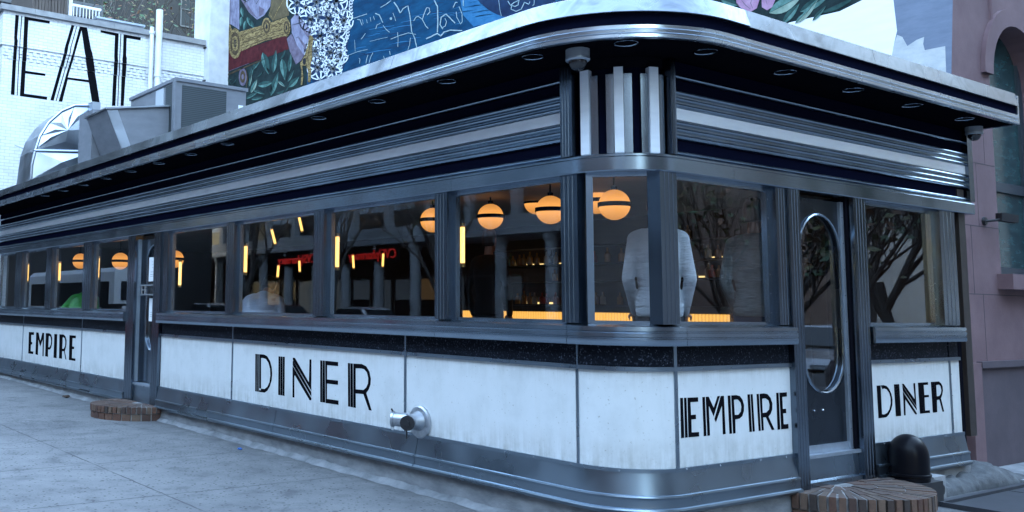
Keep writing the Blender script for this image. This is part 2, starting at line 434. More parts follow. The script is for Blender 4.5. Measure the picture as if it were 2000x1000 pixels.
# sill
sill_prof = [(-.12,1.453),(.085,1.453),(.090,1.462),(.090,1.502),(.080,1.506),(.080,1.513),(.091,1.518),(.091,1.545),(.080,1.549),(.080,1.556),(.090,1.561),(.088,1.592),(-.02,1.612),(-.12,1.612)]
for path in (pathL(YE,13.35), pathL(13.345,11.26), pathL(11.255,LD[1]), pathL(LD[0],6.16), pathL(6.155,4.12), pathL(4.115,2.10), pathL(2.095,.55), joinp(pathL(.545,.5), pathA(0,90)), pathR(.505,RD[0]), pathR(RD[1],LPX)):
    b = MB(); sweep(b, path, sill_prof); b.build('window_sill', M_STEEL, diner)
# core walls behind the skin
b = MB()
for path in (pathL(YE,LD[1]), joinp(pathL(LD[0],.5), pathA(), pathR(.5,RD[0])), pathR(RD[1],RPX)):
    sweep(b, path, rect(-.17, -.035, .0, 1.60))
b.build('inner_wall', M_DARK, diner)
# header and frieze
head_prof = [(-.12,2.762),(.055,2.762),(.062,2.770),(.062,2.868),(.055,2.876),(.035,2.880),(.035,2.896),(.030,2.900),(-.12,2.900)]
cuts = [17.0, 12.6, 8.8, 5.05, 1.9]
for a, c in zip(cuts[:-1], cuts[1:]):
    b = MB(); sweep(b, pathL(a, c+.004), head_prof); b.build('header', M_STEEL, diner)
b = MB(); sweep(b, joinp(pathL(1.9,.5), pathA(), pathR(.5,1.2)), head_prof); b.build('header', M_STEEL, diner)
b = MB(); sweep(b, pathR(1.204,XE), head_prof); b.build('header', M_STEEL, diner)
def ribs(z0, z1, n):
    p = [(-.06, z0)]
    h = (z1-z0)/n
    for k in range(n):
        for j in range(7):
            f = j/6; p.append((.004+.024*math.sin(math.pi*f), z0+h*(k+.06+.88*f)))
    p.append((-.06, z1)); return p
FR = [('fluting',2.900,2.947,1),('black_band',2.947,3.031,0),('fluting',3.031,3.186,3),('white_band',3.186,3.276,0),('fluting',3.276,3.424,3),('black_band',3.424,3.506,0),('fluting',3.506,3.545,1),('fascia_panel',3.545,3.65,0)]
for nm, z0, z1, n in FR:
    for path in (pathL(YE,.62), pathR(.50,XE-.05)):
        b = MB()
        if n: sweep(b, path, ribs(z0, z1, n)); b.build(nm, M_STEEL, diner)
        else:
            d = {'white_band':.012,'black_band':-.012,'fascia_panel':0}[nm]
            sweep(b, path, rect(-.06, d, z0+.0005, z1-.0005)); b.build(nm, {'white_band':M_WHITE,'black_band':M_BLACKBAND,'fascia_panel':M_BLACKBAND}[nm], diner)
b = MB(); b.box(XE-.05, XE+.06, -.045, .3, 2.90, 3.65); b.build('end_trim', M_STEELV, diner)
# rounded corner: fins between two pilasters
b = MB(); sweep(b, pathA(0,90), rect(-.06,-.035,2.90,3.66)); b.build('corner_back', M_BLACKBAND, diner)
def arcpart(name, a0, a1, d0, d1, z0, z1, m): 
    b = MB(); sweep(b, pathA(a0,a1,3), rect(d0,d1,z0,z1)); return b.build(name, m, diner)
for a0, a1 in ((6.5,14.5),(36,43.5),(65.5,74)): arcpart('corner_fin', a0, a1, -.035, .022, 2.905, 3.57, M_WHITE)
for a0, a1 in ((15,22),(29,35.5),(44,51),(58.5,65),(74.5,81)): arcpart('corner_stave', a0, a1, -.035, .004, 2.905, 3.52, M_STEEL)
arcpart('corner_cap', 0, 90, -.035, -.005, 3.575, 3.655, M_BLACK)
def flutedL(y0, y1, z0, z1, d=.035, name='pilaster', m=M_STEELV):
    """fluted pilaster on the long side from y0 (far) to y1 (near)"""
    b = MB(); w = y0-y1; ys = [y0]; prof = [(y0,-.08),(y0,d)]
    for k in (.25,.5,.75):
        c = y0-w*k; prof += [(c+.010,d),(c+.006,d-.005),(c-.006,d-.005),(c-.010,d)]
    prof += [(y1,d),(y1,-.08)]
    b.prism([(-dd, y, z0) for y, dd in prof], (0,0,z1-z0)); return b.build(name, m, diner)
def flutedR(x0, x1, z0, z1, d=.035, name='pilaster', m=M_STEELV):
    b = MB(); w = x1-x0; prof = [(x0,-.08),(x0,d)]
    for k in (.25,.5,.75):
        c = x0+w*k; prof += [(c-.010,d),(c-.006,d-.005),(c+.006,d-.005),(c+.010,d)]
    prof += [(x1,d),(x1,-.08)]
    b.prism([(x, -dd, z0) for x, dd in prof], (0,0,z1-z0)); return b.build(name, m, diner)
flutedL(.62,.50,2.904,3.65,.05); flutedR(.44,.50,2.904,3.65,.05)
# window posts
for a, c in ((2.16,1.99),(4.19,3.99),(6.22,6.02),(11.46,11.06),(13.50,13.17),(15.52,15.08)): flutedL(a, c, 1.612, 2.762)
flutedL(.64,.47,1.612,2.762); flutedR(.30,.50,1.612,2.762); flutedR(4.70,5.02,1.612,2.762); flutedR(1.83,1.985,1.612,2.762,.03)
# windows: frame + pane
def windowL(y0, y1, z0=1.612, z1=2.762, x=.03):
    f = .045; b = MB()
    b.box(x, x+.05, y0, y0-f, z0, z1); b.box(x, x+.05, y1+f, y1, z0, z1)
    b.box(x+.002, x+.048, y0-f, y1+f, z0, z0+.022); b.box(x+.002, x+.048, y0-f, y1+f, z1-.035, z1)
    n = 7
    for k in range(n): b.ball((x-.001, y1+f*.5, z0+.1+(z1-z0-.2)*k/(n-1)), .0055, 6, 1)
    w = b.build('window_frame', [M_STEEL, M_CHROME], diner)
    g = MB(); g.box(x+.022, x+.028, y0-f, y1+f, z0+.022, z1-.035); g.build('pane', M_GLASS, w)
def windowR(x0, x1, z0=1.612, z1=2.762, y=.03):
    f = .045; b = MB()
    b.box(x0, x0+f, y, y+.05, z0, z1); b.box(x1-f, x1, y, y+.05, z0, z1)
    b.box(x0+f, x1-f, y+.002, y+.048, z0, z0+.022); b.box(x0+f, x1-f, y+.002, y+.048, z1-.035, z1)
    for k in range(7): b.ball((x1-f*.5, y-.001, z0+.1+(z1-z0-.2)*k/6), .0055, 6, 1)
    w = b.build('window_frame', [M_STEEL, M_CHROME], diner)
    g = MB(); g.box(x0+f, x1-f, y+.022, y+.028, z0+.022, z1-.035); g.build('pane', M_GLASS, w)
for a, c in ((1.99,.64),(3.99,2.16),(6.02,4.19),(8.02,6.22),(11.06,9.44),(13.17,11.46),(15.08,13.50),(16.9,15.52)): windowL(a, c)
windowR(.50,1.83); windowR(3.30,4.70)
flutedL(8.21,8.02,1.612,2.762,.02)
# flat corner window
pa = Vector((RC-.47*math.cos(R(7)), RC-.47*math.sin(R(7)), 0)); pb = Vector((RC-.47*math.cos(R(74)), RC-.47*math.sin(R(74)), 0))
e = (pb-pa).normalized(); nrm = Vector((e.y, -e.x, 0)); 
if nrm.dot(Vector((-1,-1,0))) < 0: nrm = -nrm
b = MB()
def cb(s0, s1, z0, z1, d0, d1, m=0):
    L = (pb-pa).length; c = pa+e*(L*(s0+s1)/2)+nrm*((d0+d1)/2)+Vector((0,0,(z0+z1)/2))
    b.obox(c, e*(L*(s1-s0)/2), nrm*((d1-d0)/2), Vector((0,0,(z1-z0)/2)), m)
cb(0,.10,1.612,2.762,-.03,.025); cb(.90,1,1.612,2.762,-.03,.025); cb(.10,.90,1.612,1.634,-.028,.023); cb(.10,.90,2.735,2.762,-.028,.023)
for k in range(7):
    p = pa+e*((pb-pa).length*.95)+nrm*.026; b.ball((p.x,p.y,1.7+k*.16), .0055, 6, 1)
wc = b.build('window_frame', [M_STEEL, M_CHROME], diner)
b = MB(); cb(.10,.90,1.634,2.735,-.006,0); b.build('pane', M_GLASS, wc)

# doors
def stadium(hw, z0, z1, n=12):
    pts = []
    for i in range(n+1): a = math.pi*i/n; pts.append((hw*math.cos(a), z1-hw*1.0+hw*math.sin(a)))
    for i in range(n+1): a = math.pi+math.pi*i/n; pts.append((hw*math.cos(a), z0+hw+hw*math.sin(a)))
    return pts
def door(axis, c, s0, s1, z0, z1, hw, g0, g1, face, cc):
    """leaf in the plane axis=face (+ thickness inwards); c = along-coordinate of the light's centre"""
    P = (lambda s, z, d: (face+d, s, z)) if axis == 'x' else (lambda s, z, d: (s, face+d, z))
    st = stadium(hw, g0, g1); zc = (g0+g1)/2
    outer = []
    for x, z in st:
        dx, dz = x, z-zc; k = 1e9
        if dx > 1e-6: k = min(k, (s1-c)/dx)
        if dx < -1e-6: k = min(k, (s0-c)/dx)
        if dz > 1e-6: k = min(k, (z1-zc)/dz)
        if dz < -1e-6: k = min(k, (z0-zc)/dz)
        outer.append((c+dx*k, zc+dz*k))
    inner = [(c+x, z) for x, z in st]
    # rectangle corners must be on the outer loop
    for X, Z in ((s0,z0),(s1,z0),(s1,z1),(s0,z1)):
        i = min(range(len(outer)), key=lambda i: math.hypot(outer[i][0]-X, outer[i][1]-Z)); outer[i] = (X, Z)
    b = MB()
    b.grid([[P(s,z,0) for s,z in outer],[P(s,z,0) for s,z in inner],[P(s,z,.04) for s,z in inner],[P(s,z,.04) for s,z in outer],[P(s,z,0) for s,z in outer]], closed=True)
    d = b.build('door', cc, diner)
    b = MB(); rows = []
    for k, (o, dd) in enumerate(((-.004,0),(-.004,-.012),(.006,-.018),(.016,-.012),(.020,-.004),(.020,0))):
        rows.append([P(c+x*(1+o/hw), zc+(z-zc)*(1+o/((g1-g0)/2)), dd-.001) for x, z in st])
    b.grid(rows, closed=True); b.build('window_trim', M_STEEL, d)
    b = MB(); b.face([P(s,z,.018) for s,z in inner]); b.face([P(s,z,.024) for s,z in inner][::-1])
    b.grid([[P(s,z,.018) for s,z in inner],[P(s,z,.024) for s,z in inner]], closed=True); b.build('pane', M_GLASS, d)
    return d
dl = door('x', 8.72, 8.45, 9.10, .56, 2.70, .235, 1.04, 2.60, .09, M_STEELV)
dr = door('y', 2.60, 2.19, 2.99, .56, 2.72, .315, 1.03, 2.58, .045, M_STEELD)
b = MB()
for z in (2.00, 1.86): b.tube([(.01,9.0,z),(.01,8.42,z)], .014, 8)
for y in (8.98, 8.86, 8.46): b.tube([(.01,y,1.86),(.01,y,2.0)], .011, 8)
for y in (8.97, 8.47): b.tube([(.01,y,1.93),(.09,y,1.93)], .012, 8)
b.build('handle', M_CHROME, dl)
for x in (2.42,2.56):
    b = MB(); b.ball((x,.043,.88), .010, 8); b.build('bolt', M_CHROME, dr)
# door posts, frames, thresholds
flutedL(LD[1], 9.15, .24, 2.762, .045); flutedL(8.45, LD[0], .24, 2.762, .045)
flutedR(RD[0], 2.155, .24, 2.762, .05); flutedR(3.02, 3.21, .24, 2.762, .055); flutedR(3.212, 3.30, 1.612, 2.762, .02)
b = MB(); b.box(.045,.09,9.148,9.10,.56,2.70); b.build('door_frame', M_STEELV, diner)
b = MB(); b.box(.0,.044,9.148,9.115,.56,2.70); b.build('door_frame', M_ALU, diner)
b = MB(); b.box(2.93,2.985,.02,.09,.53,2.72)
for k in range(9): b.ball((2.957,.019,.7+k*.235), .006, 6, 1)
b.build('door_frame', [M_ALU, M_CHROME], diner)
b = MB(); b.box(2.985,3.02,.0,.2,.24,2.76); b.build('door_reveal', M_BLACK, diner)
b = MB(); b.box(-.02,.2,9.148,8.452,.515,.545); b.build('threshold', M_ALU, diner)
b = MB(); b.box(.0,.16,9.148,8.452,.24,.513); b.build('riser', M_SKIRT, diner)
b = MB(); b.box(2.192,3.018,-.03,.2,.498,.525); b.build('threshold', M_ALU, diner)
b = MB(); b.box(2.192,3.018,.03,.16,.5265,.59); b.build('kick_plate', M_ALU, diner)
b = MB(); b.prism([(2.192,-.005,.245),(2.192,-.03,.26),(2.192,-.03,.30),(2.192,-.005,.315),(2.192,-.0,.496),(2.192,.15,.496),(2.192,.15,.245)], (.826,0,0)); b.build('riser', M_SKIRT, diner)

# cornice
CY = .86
cpath = joinp(pathL(YE,.5,6), pathA(0,90,20), pathR(.5,XE,3))
b = MB(); sweep(b, cpath, rect(-.2,.555,3.655,3.70), sy=CY); soff = b.build('soffit', M_SOFFIT, diner)
lip = [(.53,3.652),(.582,3.650),(.590,3.655),(.590,3.676),(.578,3.680),(.590,3.686),(.592,3.708),(.580,3.712),(.590,3.718),(.590,3.742),(.584,3.746),(.53,3.746)]
b = MB(); sweep(b, cpath, lip, sy=CY); b.build('cornice_lip', M_LIP, diner)
b = MB(); sweep(b, cpath, rect(.40,.560,3.748,3.846), sy=CY); b.build('cornice_band', M_BLACKBAND, diner)
for path in (joinp(pathL(YE,11,2)), pathL(10.996,6,2), pathL(5.996,2.1,2), joinp(pathL(2.096,.5), pathA(0,90,20), pathR(.5,.75)), pathR(.754,2.6), pathR(2.604,XE)):
    dd = .588 if path[0][1][1] == -1 else .606
    b = MB(); sweep(b, path, [(.42,3.838),(dd,3.834),(dd+.006,3.838),(.565,3.970),(.555,3.976),(.30,3.978),(.30,3.96),(.42,3.955)], sy=CY); b.build('cornice_fascia', M_BRIGHT, diner)
b = MB(); b.box(XE+.001, XE+.03, -.50, .28, 3.65, 3.95); b.build('cornice_end', M_LIP, diner)
def poly_xy(inset, y1=YE, x1=XE):
    pts = [q for q in joinp(pathL(y1,.5), pathA(0,90,10), pathR(.5,x1))]
    P = [off(q, -inset) for q in pts]; return P+[(x1, y1)]
b = MB(); b.prism([(x,y,3.72) for x,y in poly_xy(-.38)], (0,0,.20)); b.build('roof', mat('roof_membrane', (.12,.12,.125), .8), diner)
for x, y in [(-.40, .57+k*1.0) for k in range(13)]+[(-.14,-.10)]+[(.52+1.05*k,-.30) for k in range(5)]:
    b = MB(); b.lathe([(.088,3.6545),(.088,3.651),(.083,3.649),(.078,3.651),(.076,3.6546)], (x,y,0), n=24)
    b.lathe([(.076,3.6546),(.05,3.6540),(0.001,3.6538)], (x,y,0), n=24, m=1)
    b.build('downlight', [M_STEEL, M_SOFFIT], soff)

# interior
M_FLOOR = mat('interior_floor', (.06,.055,.05), .5, c2=(.03,.03,.03), scale=5)
M_CEIL = mat('interior_ceiling', (.34,.33,.31), .6, c2=(.28,.27,.25), scale=2)
M_INWALL = mat('interior_wall', (.022,.015,.013), .5, c2=(.02,.015,.012), scale=3, rvar=.15)
b = MB(); b.prism([(x,y,.30) for x,y in poly_xy(.17, YE, 5.35)], (0,0,.20)); b.build('floor', M_FLOOR, diner)
b = MB(); b.prism([(x,y,3.02) for x,y in poly_xy(.17, YE, 5.35)], (0,0,.05)); b.build('ceiling', M_CEIL, diner)
b = MB(); b.box(5.2,5.34,.0,YE,.5,3.02); b.box(.2,5.2,16.86,17.0,.5,3.02); b.build('back_wall', M_INWALL, diner)
b = MB(); b.box(5.10,5.42,.16,.22,.0,2.76); b.box(5.02,5.10,-.0,.2,.24,2.76); b.build('end_wall', M_BLACK, diner)

# ------------------------------------------------------------------ lettering (outlines measured on the signs)
def flat_sheet(b, loops, e, m=0):
    allp = [p for lp in loops for p in lp]
    for t in tessellate_polygon(loops):
        b.face([allp[i] for i in t], m); b.face([allp[i]+e for i in reversed(t)], m)
    for lp in loops:
        for i in range(len(lp)):
            j = (i+1) % len(lp); b.face([lp[j], lp[i], lp[i]+e, lp[j]+e], m)
def letters(name, parent, polys, crop, ax, val, eps, m=M_PAINT, thick=.0015):
    """polys in crop pixels; crop = (u0, v0, scale)"""
    b = MB(); u0, v0, k = crop
    for poly in polys:
        loops = poly if isinstance(poly[0], list) else [poly]
        flat_sheet(b, [[px(u0+x/k, v0+y/k, ax, val-eps) for x, y in lp] for lp in loops], Vector((thick,0,0)) if ax == 'x' else Vector((0,thick,0)))
    return b.build(name, m, parent, smooth=0)
DINER_L = [
 [(133,150),(155,153),(152,676),(131,672)], [(160,153),(181,156),(180,680),(157,676)],
 [(187,156),(215,157),(255,160),(300,185),(340,255),(362,345),(368,425),(360,520),(335,605),(300,665),(262,692),(184,681),(186,630),(212,636),(262,640),(300,610),(330,545),(342,450),(338,360),(315,275),(280,222),(240,210),(212,208),(210,660),(186,655)],
 [(457,184),(482,187),(478,726),(452,722)], [(486,187),(512,190),(510,731),(482,727)], [(517,190),(543,192),(539,737),(514,733)],
 [(655,203),(685,207),(880,550),(888,228),(915,229),(913,668),(905,650),(656,235)], [(655,246),(663,250),(913,685),(913,748),(655,310)],
 [(653,322),(658,326),(915,770),(913,800),(890,798),(685,450),(676,460),(677,762),(652,755)],
 [(1038,240),(1068,243),(1062,826),(1038,820)], [(1074,243),(1101,246),(1108,832),(1066,826)],
 [(1108,246),(1288,266),(1287,322),(1134,308),(1132,506),(1286,524),(1284,582),(1132,565),(1131,778),(1293,803),(1292,862),(1114,836)],
 [(1424,278),(1453,281),(1455,890),(1427,884)], [(1459,282),(1492,285),(1495,896),(1460,890)],
 [(1500,286),(1620,293),(1680,325),(1725,400),(1744,500),(1738,580),(1715,645),(1680,697),(1755,942),(1718,936),(1640,712),(1532,703),(1534,905),(1500,898)],
]
DINER_L_HOLE = [(1532,352),(1532,645),(1640,655),(1680,620),(1705,560),(1708,490),(1690,410),(1650,365),(1610,355)]
def with_slit(outer, hole, i, j):
    return [outer, hole]
DINER_L[-1] = with_slit(DINER_L[-1], DINER_L_HOLE, 0, 0)
EMPIRE_R = [
 [(132,265),(172,264),(190,822),(147,825)], [(187,263),(221,262),(238,818),(202,821)],
 [(235,262),(382,257),(384,318),(276,325),(286,504),(351,498),(355,560),(290,567),(294,747),(396,742),(400,803),(250,816)],
 [(442,253),(478,251),(500,796),(464,800)], [(490,251),(530,247),(602,405),(655,240),(688,238),(600,525),(592,500),(532,372),(550,790),(514,795)],
 [(700,238),(743,236),(768,770),(730,775),(716,372),(632,604),(612,560)],
 [(796,234),(833,231),(857,764),(822,767)],
 [(846,231),(915,226),(965,240),(1003,290),(1025,370),(1022,450),(1000,520),(960,555),(902,566),(906,760),(872,764)],
 [(1072,217),(1106,214),(1134,738),(1101,741)], [(1116,214),(1144,213),(1175,733),(1146,737)],
 [(1199,210),(1230,209),(1258,722),(1230,727)],
 [(1241,209),(1300,202),(1350,212),(1395,265),(1420,345),(1418,430),(1395,490),(1365,525),(1449,708),(1412,714),(1330,535),(1292,538),(1300,718),(1272,722)],
 [(1473,194),(1506,193),(1530,706),(1493,710)],
 [(1517,193),(1621,186),(1623,246),(1557,252),(1566,419),(1610,415),(1614,478),(1570,482),(1578,634),(1642,629),(1645,692),(1543,704)],
]
EMPIRE_R[7] = with_slit(EMPIRE_R[7], [(882,292),(895,502),(945,500),(980,455),(988,390),(975,330),(940,290),(910,287)], 0, 0)
EMPIRE_R[11] = with_slit(EMPIRE_R[11], [(1276,278),(1285,475),(1335,468),(1372,430),(1382,365),(1365,300),(1330,274),(1305,272)], 0, 0)
DINER_R = [
 [(124,232),(158,230),(196,864),(162,868)], [(161,230),(200,227),(232,860),(199,864)],
 [(204,227),(262,222),(320,240),(370,300),(410,390),(432,500),(430,610),(405,710),(360,800),(310,852),(236,860),(232,790),(272,795),(330,765),(375,690),(400,580),(398,470),(370,370),(320,305),(270,288),(236,300)],
 [(462,208),(494,206),(534,828),(502,832)], [(498,206),(531,203),(568,825),(537,828)], [(535,203),(564,202),(602,822),(571,825)],
 [(622,196),(652,196),(868,500),(842,185),(874,182),(900,640),(630,228)], [(630,240),(902,660),(908,712),(638,335)], [(638,352),(912,775),(895,798),(870,780),(682,498),(690,812),(660,815)],
 [(930,176),(963,173),(1003,777),(972,782)], [(966,173),(1000,170),(1036,773),(1006,777)],
 [(1003,170),(1125,164),(1128,214),(1042,222),(1056,416),(1142,410),(1145,455),(1058,465),(1070,718),(1162,711),(1166,763),(1040,773)],
 [(1184,160),(1214,158),(1254,757),(1224,760)], [(1218,158),(1244,156),(1284,754),(1257,757)],
 [(1248,156),(1340,150),(1385,190),(1412,250),(1418,330),(1405,410),(1380,480),(1442,738),(1412,742),(1350,505),(1300,512),(1308,750),(1287,753)],
]
DINER_R[-1] = with_slit(DINER_R[-1], [(1285,222),(1298,440),(1350,434),(1380,385),(1390,320),(1375,245),(1345,212)], 0, 0)
EMPIRE_L = [
 [(232,120),(378,126),(372,205),(300,200),(297,395),(328,408),(322,470),(290,470),(284,655),(358,668),(352,738),(216,718)],
 [(438,130),(504,134),(552,375),(612,140),(660,148),(642,800),(612,795),(620,330),(550,525),(496,330),(486,765),(416,745)],
 [(706,152),(800,155),(855,190),(886,300),(880,440),(855,560),(820,612),(770,608),(766,814),(688,796)],
 [(944,174),(1026,182),(1004,852),(920,834)],
 [(1088,184),(1200,190),(1255,240),(1284,350),(1280,470),(1255,590),(1235,650),(1280,890),(1255,885),(1215,660),(1160,655),(1156,868),(1074,852)],
 [(1366,208),(1546,222),(1540,300),(1452,290),(1442,522),(1498,532),(1492,600),(1440,595),(1434,848),(1534,860),(1528,930),(1350,900)],
]
EMPIRE_L[2] = with_slit(EMPIRE_L[2], [(790,235),(775,545),(810,545),(845,470),(855,380),(845,280),(820,235)], 0, 0)
EMPIRE_L[4] = with_slit(EMPIRE_L[4], [(1178,272),(1165,585),(1205,590),(1245,510),(1252,400),(1240,310),(1210,275)], 0, 0)
letters('lettering', panel_objs[4], DINER_L, (480,670,7.142), 'x', 0, .0022)
letters('lettering', panel_objs[1], EMPIRE_L, (40,640,14.29), 'x', 0, .0022)
letters('lettering', panel_objs[7], EMPIRE_R, (1310,740,7.144), 'y', 0, .0022)
letters('lettering', panel_objs[8], DINER_R, (1700,730,10), 'y', 0, .0022)

# ------------------------------------------------------------------ white painted building with EAT
def brick_mat(name, c1, c2, mortar, sx=.215, sz=.075, wall='y', bstr=.5, dirt=.3, rough=.8, soft=False):
    m, t, b = nodes(name)
    tc = t.nodes.new('ShaderNodeTexCoord'); sp = N(t, 'SeparateXYZ'); t.links.new(tc.outputs['Object'], sp.inputs[0])
    cb = N(t, 'CombineXYZ'); t.links.new(sp.outputs[0 if wall == 'y' else 1], cb.inputs[0]); t.links.new(sp.outputs[2], cb.inputs[1])
    br = N(t, 'TexBrick'); t.links.new(cb.outputs[0], br.inputs['Vector'])
    br.inputs['Color1'].default_value = (*c1, 1); br.inputs['Color2'].default_value = (*c2, 1); br.inputs['Mortar'].default_value = (*mortar, 1)
    br.inputs['Scale'].default_value = 1; br.inputs['Mortar Size'].default_value = .006; br.inputs['Brick Width'].default_value = sx; br.inputs['Row Height'].default_value = sz
    br.inputs['Mortar Smooth'].default_value = .4; br.inputs['Bias'].default_value = 0
    v = coords(t); d = noise(t, v, 1.1, 6, .65)
    t.links.new(mixc(t, dirt, br.outputs['Color'], rampn(t, d, [(.3, (.72,.72,.74)), (.55, (1,1,1))]), 'MULTIPLY'), b.inputs['Base Color'])
    b.inputs['Roughness'].default_value = rough
    iv = N(t, 'Math', operation='SUBTRACT'); iv.inputs[0].default_value = 1; t.links.new(br.outputs['Fac'], iv.inputs[1])
    ad = N(t, 'Math', operation='MULTIPLY_ADD'); t.links.new(noise(t, v, 30, 4), ad.inputs[0]); ad.inputs[1].default_value = .5; t.links.new(iv.outputs[0], ad.inputs[2])
    bump(t, b, ad.outputs[0], bstr, .008); return m
M_WBRICK = brick_mat('white_painted_brick', (.70,.71,.72), (.76,.765,.775), (.54,.55,.57), wall='y', bstr=1.0, dirt=.5)
M_WBRICKX = brick_mat('white_painted_brick_side', (.78,.79,.80), (.80,.80,.81), (.72,.73,.74), wall='x', bstr=.55, dirt=.25)
M_COPING = mat('stone_coping', (.30,.30,.30), .85, c2=(.20,.20,.21), scale=4, bumps=.4, bscale=30)
EY = 17.3
eat = empty('white_brick_building', (2.6, EY, 0), 'white painted brick building with large black EAT lettering behind the diner roof', 'building')
b = MB(); b.box(-.06, 5.55, EY, EY+9, -.3, 7.60); b.build('wall', [M_WBRICK], eat, smooth=0)
b = MB(); b.box(-.08, 5.55, EY-.022, EY+9, 7.66, 8.40); b.build('parapet', [M_WBRICK], eat, smooth=0)
b = MB(); b.box(-.10, 5.55, EY-.034, EY+9, 7.601, 7.659); b.build('string_course', [M_WBRICK], eat, smooth=0)
for z0, z1, o in ((7.43,7.52,0),(7.29,7.36,.085)):
    out = [(-.05, z1+.012)]
    for k in range(33):
        x = -.02+o+k*.165; out += [(x, z1), (x, z0), (x+.078, z0), (x+.078, z1)]
    out += [(5.5, z1+.012)]
    b = MB(); flat_sheet(b, [[Vector((x, EY-.022, z)) for x, z in out]], Vector((0,.0215,0))); b.build('dentil_course', [M_WBRICK], eat, smooth=0)
b = MB()
for x0, x1 in ((-.16,.62),(.625,2.55),(2.555,3.9),(3.905,5.55)): b.box(x0, x1, EY-.11, EY+.30, 8.401, 8.53)
b.box(-.16, .16, EY+.301, EY+9, 8.401, 8.53)
b.build('coping', [M_COPING], eat, smooth=0)
b = MB(); b.box(.17, 5.5, EY+.31, EY+8.9, 8.0, 8.1); b.build('roof', M_ASPH, eat)
EAT = [
 [(146,88),(180,92),(163,305),(170,330),(160,420),(140,832),(106,828),(128,420),(136,330),(134,300)],
 [(202,96),(211,97),(193,320),(188,440),(170,836),(162,836),(180,440),(186,320)],
 [(230,102),(467,145),(465,170),(268,138),(258,320),(258,350),(243,606),(429,634),(427,656),(241,632),(232,820),(445,850),(443,878),(190,842),(214,440),(220,330)],
 [(668,182),(696,186),(640,380),(634,420),(505,885),(474,882),(596,450),(604,400)],
 [(715,192),(722,193),(668,385),(662,430),(532,888),(524,888),(654,430),(660,385)],
 [(745,196),(813,206),(850,410),(862,440),(940,942),(868,932),(833,716),(637,688),(585,896),(551,892),(682,430)],
 [(940,230),(1108,262),(1100,470),(1102,500),(1080,934),(1047,934),(1066,510),(1066,460),(1073,282),(938,252)],
 [(1124,264),(1132,265),(1122,480),(1106,934),(1098,934),(1114,480)],
 [(1153,268),(1314,298),(1311,326),(1182,304),(1178,470),(1184,490),(1158,934),(1128,934),(1142,500),(1146,470)],
]
EAT[5] = [EAT[5], [(762,232),(637,668),(828,692)]]
def split_eat(poly_set):
    b = MB(); u0, v0, k = 0, 10, 4.762
    for poly in poly_set:
        loops = poly if isinstance(poly[0], list) else [poly]
        L = [[px(u0+x/k, v0+y/k, 'y', EY-.082) for x, y in lp] for lp in loops]
        flat_sheet(b, L, Vector((0,.0782,0)))
    return b.build('lettering', M_PAINT, eat, smooth=0)
# paint follows the wall: parapet, string course and lower wall carry the same letters
def clip_z(poly, z, keep_above):
    out = []
    for i in range(len(poly)):
        a, c = poly[i], poly[(i+1) % len(poly)]; ia = (a.z >= z) == keep_above; ic = (c.z >= z) == keep_above
        if ia: out.append(a)
        if ia != ic: out.append(a.lerp(c, (z-a.z)/(c.z-a.z)))
    return out
b = MB()
for poly in EAT:
    loops = poly if isinstance(poly[0], list) else [poly]
    L = [[px(x/4.762, 10+y/4.762, 'y', EY-.05) for x, y in lp] for lp in loops]
    tris = [[L_[i] for i in t] for L_ in [[p for lp in L for p in lp]] for t in tessellate_polygon(L)]
    for tr in tris:
        for z0, z1, yy in ((-9,7.28,EY-.003),(7.28,7.60,EY-.0245),(7.60,7.66,EY-.0365),(7.66,9,EY-.0245)):
            q = clip_z(clip_z(tr, z0, True), z1, False)
            if len(q) >= 3: b.face([(p.x, yy, p.z) for p in q])
b.build('lettering', M_PAINT, eat, smooth=0)
M_PVC = mat('white_pipe_paint', (.74,.75,.77), .45, c2=(.66,.67,.7), scale=5)
def vent_pipe(u0, v0, u1, v1, r, label, bands=()):
    p = px(u0, v0, 'y', EY-.16); q = px(u1, v1, 'y', EY-.16); x = (p.x+q.x)/2
    t = empty('vent_pipe', (x, EY-.16, 3.95), label, 'pipe')
    b = MB(); b.lathe([(0.001,3.92),(r,3.92),(r,p.z),(r*.8,p.z+.004),(r*.8,p.z-.1)], (x,EY-.16,0), n=18); b.build('pipe', M_PVC, t)
    for z in bands:
        b = MB(); b.lathe([(r,z),(r+.018,z+.004),(r+.018,z+.07),(r,z+.075)], (x,EY-.16,0), n=18); b.build('collar', M_PVC, t)
    return t
vent_pipe(313, 20, 307, 150, .085, 'taller thick white vent pipe rising against the white brick wall', (7.35,))
vent_pipe(297, 53, 294, 150, .052, 'thinner shorter white vent pipe left of the tall one on the brick wall', (8.42,))
t = empty('drain_bracket', (5.1, EY-.1, 7.4), 'thin white conduit with dark brackets at the right end of the brick wall', 'conduit')
b = MB(); b.tube([(5.12,EY-.12,7.0),(5.12,EY-.12,8.45)], .022); b.build('conduit', M_PVC, t)
for z in (7.45, 8.32):
    b = MB(); b.box(5.02,5.24,EY-.15,EY-.001,z,z+.035); b.box(5.09,5.15,EY-.16,EY-.02,z-.06,z+.14); b.build('bracket', M_RUBBER, t)

